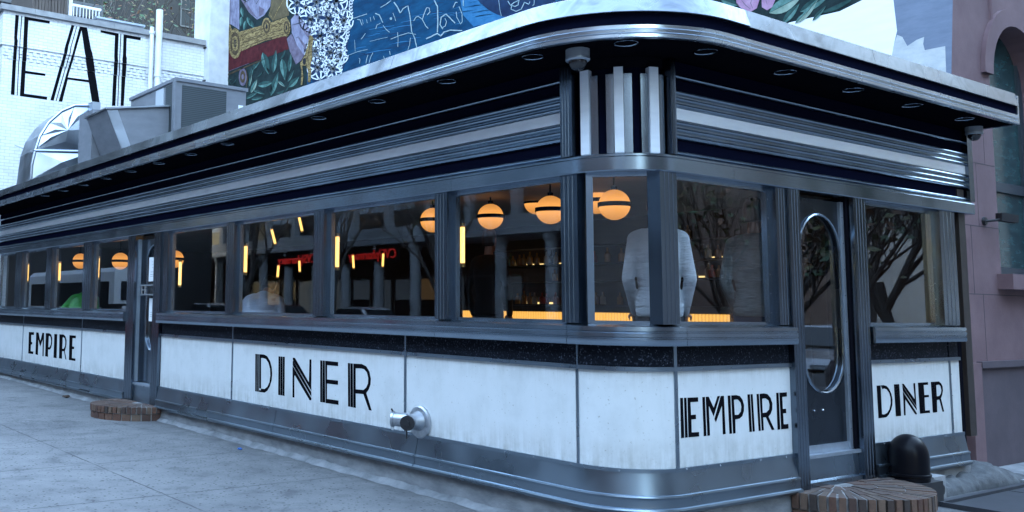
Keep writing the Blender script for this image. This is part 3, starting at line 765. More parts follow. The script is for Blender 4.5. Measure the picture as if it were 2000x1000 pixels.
# ------------------------------------------------------------------ roof plant
M_GALV = steel('galvanised_sheet', (.44,.48,.53), .40, (2,2,2), .3, .1)
M_ACG = mat('grey_unit_paint', (.17,.18,.20), .5, c2=(.13,.14,.16), scale=3, stretch=(1,1,3), rvar=.1)
def fin_mat():
    m, t, b = nodes('condenser_fins')
    v = coords(t); w = N(t, 'TexWave', Scale=9); w.bands_direction = 'Z'; t.links.new(v, w.inputs['Vector'])
    t.links.new(rampn(t, w.outputs[0], [(.3, (.016,.022,.026)), (.7, (.045,.058,.064))]), b.inputs['Base Color']); b.inputs['Roughness'].default_value = .5
    return m
M_FINS = fin_mat()
ac = empty('rooftop_air_conditioner', (2.1, 12, 3.92), 'large grey rooftop air conditioning unit with dark finned coil on the diner roof', 'air conditioner')
X0, X1, Y0, Y1, Z0, Z1 = 1.40, 2.84, 11.0, 13.1, 3.92, 5.80
b = MB(); b.box(X0, X1, Y0, Y1, Z0, Z1-.06); b.build('cabinet', M_ACG, ac)
b = MB(); b.box(X0-.03, X1+.03, Y0-.03, Y1+.03, Z1-.06, Z1); b.build('lid', M_ACG, ac)
b = MB(); b.box(X0+.12, X0+1.02, Y0-.012, Y0-.001, Z0+.1, Z1-.12); b.build('coil', M_FINS, ac)
b = MB(); b.box(X0-.012, X0-.001, Y0+.1, Y0+.42, Z0+.1, Z1-.1); b.build('coil', M_FINS, ac)
b = MB(); b.box(X0-.045, X0-.0125, Y0-.04, Y0+.06, Z0, Z1-.061); b.build('corner_post', M_ACG, ac)
b = MB(); b.box(X0-.02, X0-.001, Y0+.5, Y0+.85, Z0+.1, Z1-.1); b.build('access_panel', mat('pale_metal_panel', (.40,.42,.45), .5), ac)
b = MB(); b.box(X0+1.28, X0+1.38, Y0-.006, Y0-.001, Z1-.48, Z1-.34); b.build('data_plate', M_WHITE, ac)
b = MB(); b.lathe([(0.001,Z1+.001),(.42,Z1+.001),(.42,Z1+.06),(.36,Z1+.06)], (X0+.7,Y0+1.0,0), n=24); b.build('fan_grille', M_ACG, ac)
# intake hood on the left of the unit
hood = empty('intake_hood', (.9, 11.6, 4.0), 'grey flared sheet metal intake hood beside the air conditioner on the roof', 'duct')
b = MB(); b.prism([(.20,11.25,5.10),(1.40,11.25,5.30),(1.40,11.25,4.05),(.66,11.25,4.05)], (0,1.0,0)); b.build('hood', M_ACG, hood)
b = MB(); b.prism([(.17,11.2,5.10),(1.398,11.2,5.305),(1.398,11.2,5.33),(.17,11.2,5.13)], (0,1.1,0)); b.build('flashing', M_GALV, hood)
b = MB(); b.prism([(.20,11.245,5.10),(.40,11.245,5.12),(.86,11.245,4.05),(.68,11.245,4.05)], (0,-.012,0)); b.build('rim', M_GALV, hood)
bl = empty('blower', (.62, 12.6, 4.0), 'dark exhaust blower with round black opening between duct elbow and hood', 'fan')
b = MB(); b.box(.33, .95, 12.3, 13.0, 4.05, 5.30); b.build('housing', M_ACG, bl)
b = MB(); b.lathe([(.001,12.27),(.20,12.27),(.23,12.28),(.23,12.299)], (.62,0,4.91), axis='y', n=24); b.build('opening', M_BLACK, bl)
b = MB(); b.lathe([(.0008,12.25),(.05,12.25),(.05,12.268)], (.62,0,4.91), axis='y', n=16); b.build('hub', M_ALU, bl)
# big duct elbow: faceted quarter round
el = empty('duct_elbow', (.3, 14, 4.0), 'large bright galvanised duct elbow with creased segments on the diner roof', 'duct')
YD = 14.0
C0 = px(176, 296, 'y', YD)
rim = [px(u, v, 'y', YD) for u, v in ((60,350),(62,322),(68,296),(78,266),(95,239),(120,217),(146,206),(172,206),(180,224),(178,262),(178,296),(172,322),(165,350))]
b = MB()
P_ = lambda u, v, d=0: px(u, v, 'y', YD)+Vector((0,d,0))
top = [P_(66,294),P_(76,266),P_(95,239),P_(120,218),P_(146,207),P_(180,210),P_(180,297)]; c0 = P_(128,256,-.13)
for a, c in zip(top, top[1:]+top[:1]):
    m_ = (a+c)/2*.55+c0*.45+Vector((0,-.035,0)); b.face([a, c, m_]); b.face([a, m_, c0]); b.face([m_, c, c0])
low = [P_(66,294),P_(180,297),P_(176,352),P_(58,352)]; c1 = P_(118,318,-.12)
for a, c in zip(low, low[1:]+low[:1]): b.face([a, c, c1])
out = [P_(58,352)]+top[:6]
for a, c in zip(out, out[1:]): b.face([a, c, c+Vector((0,.9,0)), a+Vector((0,.9,0))])
b.build('duct_shell', M_GALV, el, smooth=0)
b = MB(); b.tube([p+Vector((0,-.01,0)) for p in rim[:8]], .028, 6); b.build('seam', M_GALV, el)
b = MB(); b.tube([P_(66,294,-.02), P_(180,297,-.02)], .026, 6); b.build('seam', M_GALV, el)
b = MB(); q = px(186, 240, 'y', YD-.2); b.box(q.x-.09, q.x+.08, YD-.25, YD+.9, 3.95, q.z+.42); b.build('collar', M_GALV, el)
b = MB(); b.box(q.x-.2, q.x+.75, YD-.35, YD+.6, 3.93, px(190,297,'y',YD-.3).z); b.build('plinth', mat('dark_teal_paint', (.03,.045,.05), .6), el)
b = MB(); b.tube([px(30,284,'y',EY-.05), px(45,290,'y',16.2), px(62,297,'y',YD)], .012, 6); tag(b.build('guy_wire', M_ALU), 'thin metal stay wire from the white wall to the duct elbow', 'wire')

# ------------------------------------------------------------------ brownstone and its mural wall
M_BROWN = mat('brownstone', (.125,.074,.082), .85, c2=(.170,.105,.114), scale=2.2, bumps=.35, bscale=55, bdist=.006)
M_BROWND = mat('brownstone_dark', (.060,.045,.055), .85, c2=(.085,.064,.075), scale=2.2, bumps=.35, bscale=55)
MW = 5.62; BY = .32
bs = empty('brownstone', (9, BY, 0), 'purple brown stone townhouse with arched window beside the diner', 'building')
b = MB()
# side wall (mural) and the rest of the house body
b.box(MW+.02, 30, BY+.25, 17.2, -.3, 13); b.build('body', M_WBRICKX, bs, smooth=0)
# facade with an arched opening
AX0, AX1 = 6.96, 8.35; AC = (AX0+AX1)/2; AR = (AX1-AX0)/2; AZ = 4.55; SZ = 2.20
fx0, fx1, fz0, fz1 = 6.0, 30, 1.20, 13
arch = [(AX1, SZ)]+[(AC+AR*math.cos(math.pi*i/16), AZ+AR*math.sin(math.pi*i/16)) for i in range(17)]+[(AX0, SZ)]
b = MB(); flat_sheet(b, [[Vector((x,BY,z)) for x, z in ((fx0,fz0),(fx1,fz0),(fx1,fz1),(fx0,fz1))], [Vector((x,BY,z)) for x, z in arch]], Vector((0,.35,0)))
b.build('facade', M_BROWN, bs, smooth=0)
b = MB(); b.box(MW+.0, fx0-.001, BY+.04, BY+.6, 4.2, 13); b.build('corner_quoin', M_BROWN, bs, smooth=0)
b = MB(); b.box(5.72, fx0-.001, BY+.2, BY+.6, -.3, 4.199); b.build('corner_return', M_BROWND, bs, smooth=0)
b = MB(); b.box(6.02, 30, BY-.02, BY+.3, -.3, 1.195); b.build('base', M_BROWND, bs, smooth=0)
b = MB(); b.box(6.20, 30, BY-.06, BY+.3, 1.14, 1.21); b.build('base_moulding', M_BROWND, bs, smooth=0)
b = MB(); b.box(5.95, 6.20, BY-.05, BY+.3, -.3, 1.20); b.build('base_pier', M_BROWN, bs, smooth=0)
b = MB()
for z in (1.95, 2.72, 3.45): b.box(6.0, AX0-.001 if z > SZ else 30, BY-.0015, BY, z, z+.009)
b.box(6.46, 6.467, BY-.0015, BY, 2.73, 3.45); b.box(6.25, 6.257, BY-.0015, BY, 1.96, 2.72); b.box(6.7, 6.707, BY-.0015, BY, 3.46, 4.3); b.box(6.0, 6.6, BY-.0015, BY, 4.3, 4.309); b.box(6.0, 30, BY-.0015, BY, 5.75, 5.76); b.box(6.46, 6.467, BY-.0015, BY, 1.21, 1.95)
b.build('stone_joint', mat('dark_joint', (.05,.04,.045), .9), bs, smooth=0)  # thin dark joint lines between the stones
b = MB()
rows = [[(AC+(AR+.22)*math.cos(math.pi*i/16), yy, AZ+(AR+.22)*math.sin(math.pi*i/16)) for i in range(17)] for yy in (BY+.01, BY-.05)]
rin = [[(AC+(AR+.001)*math.cos(math.pi*i/16), yy, AZ+(AR+.001)*math.sin(math.pi*i/16)) for i in range(17)] for yy in (BY-.05, BY+.01)]
b.grid(rows+rin); b.build('arch_moulding', M_BROWN, bs)
b = MB(); b.box(AX0-.12, 9, BY-.16, BY+.2, 2.02, 2.195); b.build('window_sill', M_BROWN, bs, smooth=0)
M_WFR = mat('dark_green_frame', (.03,.04,.05), .5)
b = MB(); b.box(AX0, AX0+.10, BY+.18, BY+.26, SZ, AZ+.5); b.box(AX1-.10, AX1, BY+.18, BY+.26, SZ, AZ+.5); b.box(AX0+.1, AX1-.1, BY+.18, BY+.26, 3.22, 3.34); b.box(AX0+.1, AX1-.1, BY+.18, BY+.26, SZ, SZ+.1)
wf = b.build('window', M_WFR, bs, smooth=0)
M_WPANE = mat('teal_tinted_pane', (.012,.035,.04), .22, c2=(.03,.075,.08), scale=5, stretch=(1,1,3), spec=.3)
b = MB(); b.box(AX0, AX1, BY+.215, BY+.225, SZ, AZ+AR); b.build('pane', M_WPANE, wf)
b = MB(); b.box(AX0, AX1, BY+.26, BY+.35, SZ, AZ+AR); b.build('window_panel', M_DARK, wf)
b = MB(); b.tube([(7.08+.36*(z-5.2)*-.08, BY-.0, z) for z in (5.0, 6.5, 13)], .03); b.build('rib', M_BROWN, bs)
b = MB(); b.box(5.05, MW+.02, 17.0, 17.9, 7.0, 13); b.build('chimney_pier', mat('pale_stucco', (.66,.67,.68), .85, c2=(.48,.49,.51), scale=3), bs, smooth=0)

# ---- the painted side wall
mural = MB()
def wpx(u, v, lay): return px(u, v, 'x', MW-.0025*lay-.003)
M_MUR = {}
def pm(key, c, c2, scale=6, stretch=(1,1,1), rough=.7, dist=0, lo=.3, hi=.7):
    m, t, b = nodes('mural_'+key)
    v = coords(t, stretch); f = noise(t, v, scale, 7, .68, dist)
    g_ = 1.0 if key in ('white','lace','line','teal_dark') else .82; c = tuple(min(x*g_, .8) for x in c); c2 = tuple(min(x*g_, .8) for x in c2)
    t.links.new(rampn(t, f, [(lo, c), ((lo+hi)/2, tuple((x+y)/2 for x, y in zip(c, c2))), (hi, c2)]), b.inputs['Base Color']); b.inputs['Roughness'].default_value = rough; b.inputs['Specular IOR Level'].default_value = .08
    bump(t, b, noise(t, coords(t, (1,4.6,13)), 1.0, 3, .6), .25, .01); M_MUR[key] = m; return m
pm('teal_dark', (.007,.013,.016), (.020,.038,.038), 5)
pm('blue', (.002,.030,.080), (.009,.085,.185), 2.6, (1,.6,2.2))
pm('light_blue', (.018,.125,.29), (.05,.21,.40), 4)
pm('navy', (.010,.022,.06), (.02,.05,.12), 4)
pm('red', (.045,.008,.012), (.12,.022,.026), 7)
pm('gold', (.055,.035,.016), (.50,.36,.16), 9, (1,1,5), lo=.38, hi=.66)
pm('gold_dark', (.045,.03,.018), (.12,.085,.05), 8)
pm('lavender', (.13,.125,.20), (.36,.355,.47), 6, (1,1,.6))
pm('mauve', (.10,.075,.11), (.22,.19,.26), 6)
pm('olive', (.09,.07,.04), (.18,.14,.08), 6)
pm('leaf', (.022,.075,.072), (.17,.33,.29), 6)
pm('leaf_dark', (.014,.045,.045), (.05,.12,.11), 5)
pm('leaf_pale', (.15,.24,.19), (.36,.46,.38), 5)
pm('lace', (.58,.64,.70), (.74,.77,.80), 8)
pm('chalk', (.16,.30,.36), (.50,.60,.62), 18)
pm('pink', (.30,.14,.26), (.55,.35,.48), 6)
pm('white', (.72,.73,.74), (.78,.78,.79), 1.5, (1,1,6))
pm('grey_blue', (.155,.19,.26), (.21,.25,.33), 3, (1,1,4))
pm('pale_patch', (.42,.45,.47), (.60,.62,.62), 5, (1,1,2))
pm('line', (.012,.014,.018), (.03,.03,.035), 6)
layers = {}
def lay(key): return layers.setdefault(key, MB())
def mpoly(key, pts, L, holes=()):
    loops = [[wpx(u, v, L) for u, v in pts]]+[[wpx(u, v, L) for u, v in h] for h in holes]
    flat_sheet(lay(key), loops, Vector((.0022,0,0)))
def mstroke(key, pts, w, L, taper=True):
    """brush stroke of width w (photo px) along pts"""
    P = [Vector(p) for p in pts]; n = len(P); A, B = [], []
    for i in range(n):
        d = P[min(i+1,n-1)]-P[max(i-1,0)]; d = d.normalized() if d.length else Vector((1,0)); q = Vector((-d.y, d.x))
        f = i/(n-1); ww = w*(.35+.65*math.sin(math.pi*min(max(f,.06),.94))) if taper else w
        A.append(P[i]+q*ww/2); B.append(P[i]-q*ww/2)
    b = lay(key)
    for i in range(n-1): b.face([wpx(*A[i],L), wpx(*A[i+1],L), wpx(*B[i+1],L), wpx(*B[i],L)])
def arcpts(cx, cy, rx, ry, a0, a1, n=10, rot=0):
    o = []
    for i in range(n+1):
        a = R(a0+(a1-a0)*i/n); x, y = rx*math.cos(a), ry*math.sin(a); c, s = math.cos(R(rot)), math.sin(R(rot)); o.append((cx+x*c-y*s, cy+x*s+y*c))
    return o
def mleaf(cx, cy, ln, w, ang, key='leaf', L=5, vein=True):
    a = R(ang); ux, uy = math.cos(a), math.sin(a); up, dn = [], []
    for i in range(8):
        f = i/7; h = w/2*math.sin(math.pi*f**.8); x = cx+ux*ln*(f-.5); y = cy+uy*ln*(f-.5)
        up.append((x-uy*h, y+ux*h)); dn.append((x+uy*h, y-ux*h))
    half = [(cx+ux*ln*(i/7-.5), cy+uy*ln*(i/7-.5)) for i in range(8)]
    mpoly(key, up[1:7]+half[::-1], L); mpoly({'leaf':'leaf_dark','leaf_pale':'leaf','leaf_dark':'teal_dark'}[key], dn[1:7]+half[::-1], L)
    if vein: mstroke('line', half, .8, L+1)
rm = random.Random(3)
k5 = lambda pts: [(420+x/5, y/5) for x, y in pts]
# grounds
mpoly('teal_dark', [(420,-70),(600,-70),(610,215),(420,230)], 0)
mpoly('blue', [(598,-70),(1130,-70),(1130,60),(600,210)], 1)
mpoly('navy', [(1090,-60),(1480,-60),(1480,60),(1090,60)], 1)
mpoly('teal_dark', [(1380,-60),(1760,-60),(1700,-8),(1640,22),(1541,46),(1400,60)], 2)
mpoly('white', [(1400,160),(1541,44),(1640,22),(1700,-8),(1760,-70),(1768,-70),(1768,160)], 3)
mpoly('grey_blue', [(1744,-70),(1862,-70),(1858,150),(1738,150),(1744,95),(1752,60),(1745,0)], 4)
mpoly('pale_patch', [(1745,90),(1752,68),(1762,72),(1772,90),(1790,78),(1805,72),(1803,86),(1806,98),(1846,90),(1848,150),(1735,150)], 5)
# light and dark blue shapes
mpoly('light_blue', [(920,-20),(940,10),(985,28),(1000,33),(960,44),(925,52),(905,30),(895,-20)], 2)
mpoly('navy', arcpts(1010, -42, 90, 78, 20, 160, 16)+[(930,-60),(1090,-60)], 3)
for _ in range(70):
    x = rm.uniform(690, 1060); y = rm.uniform(-5, 130-(x-690)*.3); ln = rm.uniform(14, 50)
    mstroke('light_blue' if rm.random() < .5 else 'navy', [(x,y),(x+ln*.5,y-ln*.10),(x+ln,y-ln*.16)], rm.uniform(.7,1.8), 2)
# lace
def flower(cx, cy, r, n, rot):
    for i in range(n):
        a = rot+i*360/n
        for s in (-1, 1): mstroke('lace', [(cx+math.cos(R(a))*r*f-math.sin(R(a))*s*r*.24*math.sin(math.pi*f), cy+math.sin(R(a))*r*f*1.25+math.cos(R(a))*s*r*.24*math.sin(math.pi*f)) for f in (0,.25,.5,.75,1)], 2.4, 4, False)
mpoly('navy', [(560,-60),(690,-60),(682,60),(676,120),(664,150),(610,160),(596,60),(572,20)], 2)
for cx, cy, r in ((580,5,20),(618,4,24),(657,2,22),(606,38,22),(641,36,24),(672,40,18),(625,70,22),(658,72,20),(615,100,20),(645,102,22),(666,108,14),(620,132,20),(650,134,18),(640,-26,24),(600,-24,22),(668,-22,20)):
    flower(cx, cy, r, 6, rm.uniform(0,60)); mstroke('lace', arcpts(cx, cy, r, r*1.15, 0, 330, 14), 2.2, 4, False)
for i in range(26):
    y = -20+i*6.2; mstroke('lace', arcpts(687-max(0,y-10)*.17+2*math.sin(i), y, 3, 4.2, 0, 320, 8), 1.7, 5, False)
# lavender, red, gold, olive figures
mpoly('red', k5([(20,0),(100,0),(100,80),(20,80)]), 1)
mpoly('lavender', k5([(100,-200),(236,-200),(236,290),(160,240),(105,225)]), 2); mpoly('mauve', k5([(100,-200),(150,-200),(148,230),(105,225)]), 3)
for x, y, a in ((265,120,80),(255,210,95),(290,250,100),(330,210,70),(70,180,80),(60,280,85),(60,370,100),(360,240,60)): mleaf(420+x/5, y/5, 20, 7, a, 'leaf', 2, False)
mpoly('lavender', k5([(250,-200),(560,-200),(540,60),(480,150),(410,192),(330,120)]), 3)
mpoly('mauve', k5([(250,-10),(300,20),(370,120),(420,185),(330,120)]), 4); mpoly('mauve', k5([(430,60),(480,90),(470,140),(425,165)]), 4)
mstroke('line', k5([(280,30),(330,0),(370,-30)]), 1.2, 5); mstroke('line', k5([(385,0),(400,40),(440,-20)]), 1.2, 5)
mpoly('olive', k5([(560,-200),(705,-200),(722,150),(560,205),(520,150),(545,60)]), 3); mstroke('gold', k5([(570,190),(610,100),(665,5)]), 1.5, 5); mstroke('gold', k5([(530,120),(548,160),(566,192)]), 1.5, 5)
mpoly('red', k5([(20,430),(130,420),(240,500),(700,340),(720,480),(640,510),(330,620),(120,700),(60,660),(35,520)]), 3)
mstroke('gold_dark', k5([(30,480),(45,600),(110,735),(330,640),(500,570)]), 3.2, 4); mstroke('mauve', k5([(45,600),(120,700),(330,618)]), 1.2, 5)
mpoly('gold', k5([(240,310),(480,240),(700,165),(735,290),(690,350),(480,400),(260,500)]), 5)
for ln in ([(250,345),(480,275),(710,205)],[(255,420),(480,345),(700,270)],[(260,470),(480,385),(690,325)],[(300,380),(420,350),(520,310)]): mstroke('gold_dark', k5(ln), 1.6, 6)
def ring(cx, cy, rx, ry, L):
    mpoly('gold', k5(arcpts(cx,cy,rx,ry,0,345,22)), L); mpoly('gold_dark', k5(arcpts(cx,cy,rx*.74,ry*.76,0,345,20)), L+1); mpoly('gold', k5(arcpts(cx,cy,rx*.46,ry*.5,0,345,18)), L+2); mpoly('line', k5(arcpts(cx,cy,rx*.2,ry*.28,0,345,12)), L+3)
ring(120,320,44,98,5); ring(195,425,64,148,7); ring(503,260,46,88,7); ring(697,270,38,86,7)
for a in (40,130,220,310): mstroke('gold', k5([(195,425),(195+58*math.cos(R(a)),425+138*math.sin(R(a)))]), 1.6, 11)
# pale fabric falling beside the lace, thin gold figure
mpoly('lavender', k5([(740,190),(800,120),(850,190),(945,300),(905,420),(870,540),(800,440),(750,320)]), 4)
mpoly('mauve', k5([(700,380),(745,330),(800,440),(870,540),(840,590),(790,630),(730,500)]), 4)
mstroke('line', k5([(750,245),(820,225),(880,200)]), 1.1, 6); mpoly('mauve', k5([(855,290),(880,300),(925,350),(900,360)]), 6); mpoly('mauve', k5([(810,370),(830,375),(890,450),(880,480)]), 6); mstroke('line', k5([(790,370),(815,360),(830,380)]), 1, 7)
mpoly('gold', k5([(925,340),(950,350),(960,380),(945,470),(948,560),(930,640),(940,700),(930,800),(905,805),(908,700),(890,640),(850,640),(862,750),(850,830),(836,830),(845,700),(830,620),(870,550),(905,440)]), 7)
mpoly('line', k5(arcpts(872,600,16,34,0,345,12)), 8); mstroke('gold_dark', k5([(930,400),(920,480),(905,560),(915,640)]), 1.6, 8)
# leaves low on the left
for x, y, l, w, a in ((495,620,230,72,75),(580,600,230,50,-83),(660,530,110,40,-60),(670,680,220,64,82),(580,820,250,56,-72),(490,820,150,60,-12),(770,800,150,56,-45),(640,890,90,56,-20),(730,610,190,34,-84),(380,840,150,40,-65),(360,690,170,26,-72),(400,640,120,26,-50),(345,780,140,22,-80),(430,900,130,26,20),(540,870,90,26,-72),(440,720,90,24,-45),(650,820,90,26,40),(740,740,140,26,-62),(360,930,140,30,-30),(820,900,80,30,-50),(700,860,100,30,-60),(410,960,120,30,-10),(520,690,80,20,60),(110,790,120,24,-20),(150,800,100,20,60),(60,780,100,24,80),(190,790,80,18,-50)):
    mleaf(420+x/5, y/5, l/5, w/5, a, 'leaf_pale' if rm.random() < .2 else ('leaf' if l > 110 else 'leaf_dark'), 4)
mpoly('mauve', k5(arcpts(270,750,38,90,0,345,18)), 4); mpoly('gold_dark', k5(arcpts(270,750,26,60,0,345,14)), 5); mpoly('mauve', k5(arcpts(270,750,12,26,0,345,12)), 6); mstroke('gold_dark', k5([(305,680),(315,780),(305,860)]), 2, 5)
# chalk scribbles over the blue
q = lambda pts: [(680+x/4.762, y/4.762) for x, y in pts]
for ln, w in (([(425,20),(455,60),(485,120)],2.2),([(485,120),(510,80),(555,55),(575,150),(590,290),(620,360),(638,440)],1.7),([(300,70),(350,40),(400,5)],1.4),([(800,0),(830,60),(835,170),(830,300)],2.2),([(725,362),(780,335),(830,310),(860,335),(890,300),(950,280),(1060,285)],2.2),
  ([(610,195),(630,160),(650,150),(690,180),(720,240),(745,265)],1.4),([(735,140),(760,110),(755,75),(730,70),(705,130),(690,180)],1.4),([(880,270),(855,230),(865,160),(910,130),(950,170),(995,215)],2),([(900,170),(915,200),(905,240),(875,260)],1.3),
  ([(395,365),(480,330),(560,305),(630,320)],1.2),([(460,300),(465,380),(462,435)],1),([(580,350),(570,420),(555,465)],1),([(120,365),(140,340),(160,310)],1.1),([(165,590),(175,540),(185,510)],1.2),([(195,585),(210,530),(230,490)],1.2),([(105,590),(110,550),(100,540)],1),([(385,475),(392,510)],1.3),([(330,520),(335,545)],1),([(50,170),(110,150),(175,130)],1.2),([(250,125),(290,140),(310,185),(322,210)],1.8),([(325,235),(350,270),(385,300)],1.1),([(255,270),(270,230),(300,215)],1),([(415,120),(432,160),(442,195)],1),([(975,70),(1000,20),(1015,25)],1.6),([(1030,60),(1060,130),(1060,200),(1045,225),(1010,160),(1005,110)],1.3),([(1070,0),(1072,55)],1.6),([(1400,0),(1410,80),(1425,150)],1),
  ([(1485,10),(1510,50),(1540,25),(1590,0),(1580,45),(1550,60),(1520,50),(1515,85),(1560,105),(1610,85),(1640,20),(1680,40),(1690,15)],1.6),([(1730,0),(1730,40),(1715,55)],1.3),([(60,370),(65,480)],.7),([(0,515),(90,480),(180,460)],.9),([(200,385),(300,360),(370,345)],.7),([(85,180),(110,185),(130,235)],1.3),([(235,150),(245,185)],1),([(130,180),(140,225)],.8),([(170,180),(178,215)],.8),([(205,160),(212,200)],.8)):
    P = q(ln); out = []
    for i in range(len(P)-1):
        for f in (0,.34,.67): out.append((P[i][0]+(P[i+1][0]-P[i][0])*f+rm.uniform(-.25,.25), P[i][1]+(P[i+1][1]-P[i][1])*f+rm.uniform(-.25,.25)))
    mstroke('chalk', out+[P[-1]], w, 6, False)
mpoly('chalk', q(arcpts(397,173,11,13,0,345,12)), 6)
# flowers and leaves at the right end
mpoly('pink', [(1438,-40),(1480,-40),(1483,0),(1478,16),(1466,23),(1450,18),(1438,8)], 4); mpoly('pink', [(1486,-40),(1516,-40),(1514,0),(1508,14),(1498,20),(1488,14)], 4)
for ln in ([(1448,0),(1456,10),(1466,18)],[(1470,-6),(1466,6),(1470,16)],[(1495,-4),(1498,8)]): mstroke('mauve', ln, 1.6, 5)
mleaf(1535, 8, 75, 26, -28, 'leaf_pale', 4); mleaf(1545, 26, 52, 14, -50, 'leaf', 5); mleaf(1580, 20, 60, 12, -52, 'leaf_pale', 5); mleaf(1592, 6, 70, 18, -30, 'leaf', 4); mleaf(1640, 6, 90, 18, -25, 'leaf_dark', 4); mleaf(1600, 26, 40, 8, -48, 'leaf', 6); mleaf(1425, 4, 40, 14, 20, 'leaf', 4); mleaf(1565, 34, 34, 8, -45, 'leaf_pale', 6)
mu = MB(); mu_mats = []
for key, b in layers.items():
    i = len(mu_mats); mu_mats.append(M_MUR[key]); n = len(mu.v); mu.v += b.v; mu.f += [tuple(x+n for x in f) for f in b.f]; mu.m += [i]*len(b.f)
mu.build('mural', mu_mats, bs, smooth=0, weld=False)

# ------------------------------------------------------------------ entrance steps
def brick_paver_mat():
    m, t, b = nodes('worn_brick')
    oi = N(t, 'TexCoord'); 
    at = N(t, 'Attribute', attribute_name='tone')
    v = coords(t); f = noise(t, v, 22, 5, .7)
    c = rampn(t, at.outputs['Fac'], [(0, (.035,.025,.021)), (.35, (.070,.034,.024)), (.65, (.105,.050,.032)), (1, (.115,.075,.052))])
    c = mixc(t, .7, c, rampn(t, f, [(.3, (.55,.55,.55)), (.6, (1.1,1.1,1.1))]), 'MULTIPLY')
    ge = N(t, 'NewGeometry'); sn = N(t, 'SeparateXYZ'); t.links.new(ge.outputs['Normal'], sn.inputs[0]); du = rampn(t, noise(t, v, 7, 5, .65), [(.3, (.15,.15,.15)), (.65, (.75,.75,.75))])
    mz = N(t, 'Math', operation='MULTIPLY'); mz.use_clamp = True; t.links.new(sn.outputs[2], mz.inputs[0]); t.links.new(du, mz.inputs[1]); t.links.new(mixc(t, mz.outputs[0], c, (.085,.066,.056)), b.inputs['Base Color'])
    b.inputs['Roughness'].default_value = .85; bump(t, b, f, .4, .006); return m
M_PAVER = brick_paver_mat()
M_MORTAR = mat('mortar', (.30,.29,.28), .95, c2=(.10,.10,.10), scale=9, bumps=.4, bscale=60)
def brick_step(cx, cy, ax, ang0, rx, ry, zb, zt, label):
    """half round step of radiating bricks; ang0: direction the half disc faces"""
    t = empty('brick_step', (cx, cy, zb), label, 'step', 'brick steps at the doors')
    core = MB(); n = 40
    pr = [(cx+(rx*.955)*math.cos(R(ang0-90+180*i/n)), cy+(ry*.955)*math.sin(R(ang0-90+180*i/n))) for i in range(n+1)]
    core.prism([(x,y,zb-.1) for x, y in pr], (0,0,zt-zb+.1-.006)); core.build('mortar_bed', M_MORTAR, t)
    rnd = random.Random(int(cx*10)); tones = []
    mb = MB()
    def brick(a0, a1, f0, f1, z0, z1):
        g = .8*.012/max(rx*f1, .1)*57
        P = []
        k = 4
        j = [rnd.uniform(-.004,.004) for _ in range(4)]
        for a, f in [(a0+g+(a1-a0-2*g)*i/k, f1) for i in range(k+1)]+[(a1-g-(a1-a0-2*g)*i/k, f0) for i in range(k+1)]:
            P.append((cx+rx*f*math.cos(R(a)), cy+ry*f*math.sin(R(a))))
        zt_ = z1+rnd.uniform(-.004,.003); q = len(mb.f)
        mb.prism([(x,y,z0) for x, y in P], (0,0,zt_-z0)); tones.extend([rnd.random()]*(len(mb.f)-q))
    mid = zb+(zt-zb)*.5
    nb = 32
    for i in range(nb):                                     # upper course: bricks on edge radiating inwards
        a0 = ang0-90+180*i/nb; brick(a0, a0+180/nb, .70, 1.0, mid+.006, zt)
    for i in range(nb//2):                                  # lower course: long faces
        a0 = ang0-90+180*(i+.5*0)/(nb//2); brick(a0, a0+360/nb, .72, .985, zb-.05, mid-.006)
    for f0, f1, n_ in ((.42,.69,16),(.18,.41,9)):
        for i in range(n_): a0 = ang0-90+180*i/n_; brick(a0, a0+180/n_, f0, f1, mid+.006, zt)
    o = mb.build('bricks', M_PAVER, t, smooth=0, weld=False)
    at = o.data.attributes.new('tone', 'FLOAT', 'FACE'); at.data.foreach_set('value', tones)
    return t
brick_step(-.02, 8.80, 'x', 180, .73, .73, gz(8.8), .275, 'round brown brick step below the narrow door on the long pavement side')
brick_step(2.62, -.02, 'y', 270, .72, .72, gz(-.4)-.02, .262, 'round brown brick step below the corner-side door with the oval window')

# ------------------------------------------------------------------ small fittings outside
sc = empty('standpipe_connection', (0, 2.39, .665), 'silver fire standpipe connection with round wall plate and twin hose inlets on white panel', 'standpipe')
M_SILV = mat('aluminium_paint', (.50,.52,.55), .38, .85, c2=(.36,.38,.41), scale=14, rvar=.1)
b = MB(); b.lathe([(.001,-.03),(.136,-.030),(.148,-.022),(.148,-.002)], (0,2.39,.665), axis='x', n=28)
for k in range(14):
    a = 2*math.pi*k/14; b.obox((-.031, 2.39+.112*math.cos(a), .665+.112*math.sin(a)), (.003,0,0), (0,.008,0), (0,0,.012))
b.build('wall_plate', M_SILV, sc)
b = MB(); b.lathe([(.09,-.03),(.085,-.05),(.072,-.08),(.068,-.15),(.073,-.16),(.073,-.17),(.001,-.17)], (0,2.39,.675), axis='x', n=20); b.build('body', M_SILV, sc)
b = MB(); d = Vector((-.45,.62,.02)).normalized(); p0 = Vector((-.12,2.40,.685))
b.tube([p0, p0+d*.08, p0+d*.13, p0+d*.15], [.066,.066,.063,.063], 20); b.tube([p0+d*.151, p0+d*.175], [.071,.071], 20); b.build('inlet', M_SILV, sc)
b = MB(); d2 = Vector((-.82,-.56,-.02)).normalized(); p1 = Vector((-.12,2.39,.675)); b.tube([p1, p1+d2*.09, p1+d2*.10], [.060,.060,.056], 20); b.build('inlet', M_SILV, sc)
b = MB(); b.tube([p1+d2*.101, p1+d2*.122], [.068,.068], 20); b.tube([p1+d2*.1225, p1+d2*.134], [.026,.026], 8)
b.build('cap', M_RUBBER, sc)
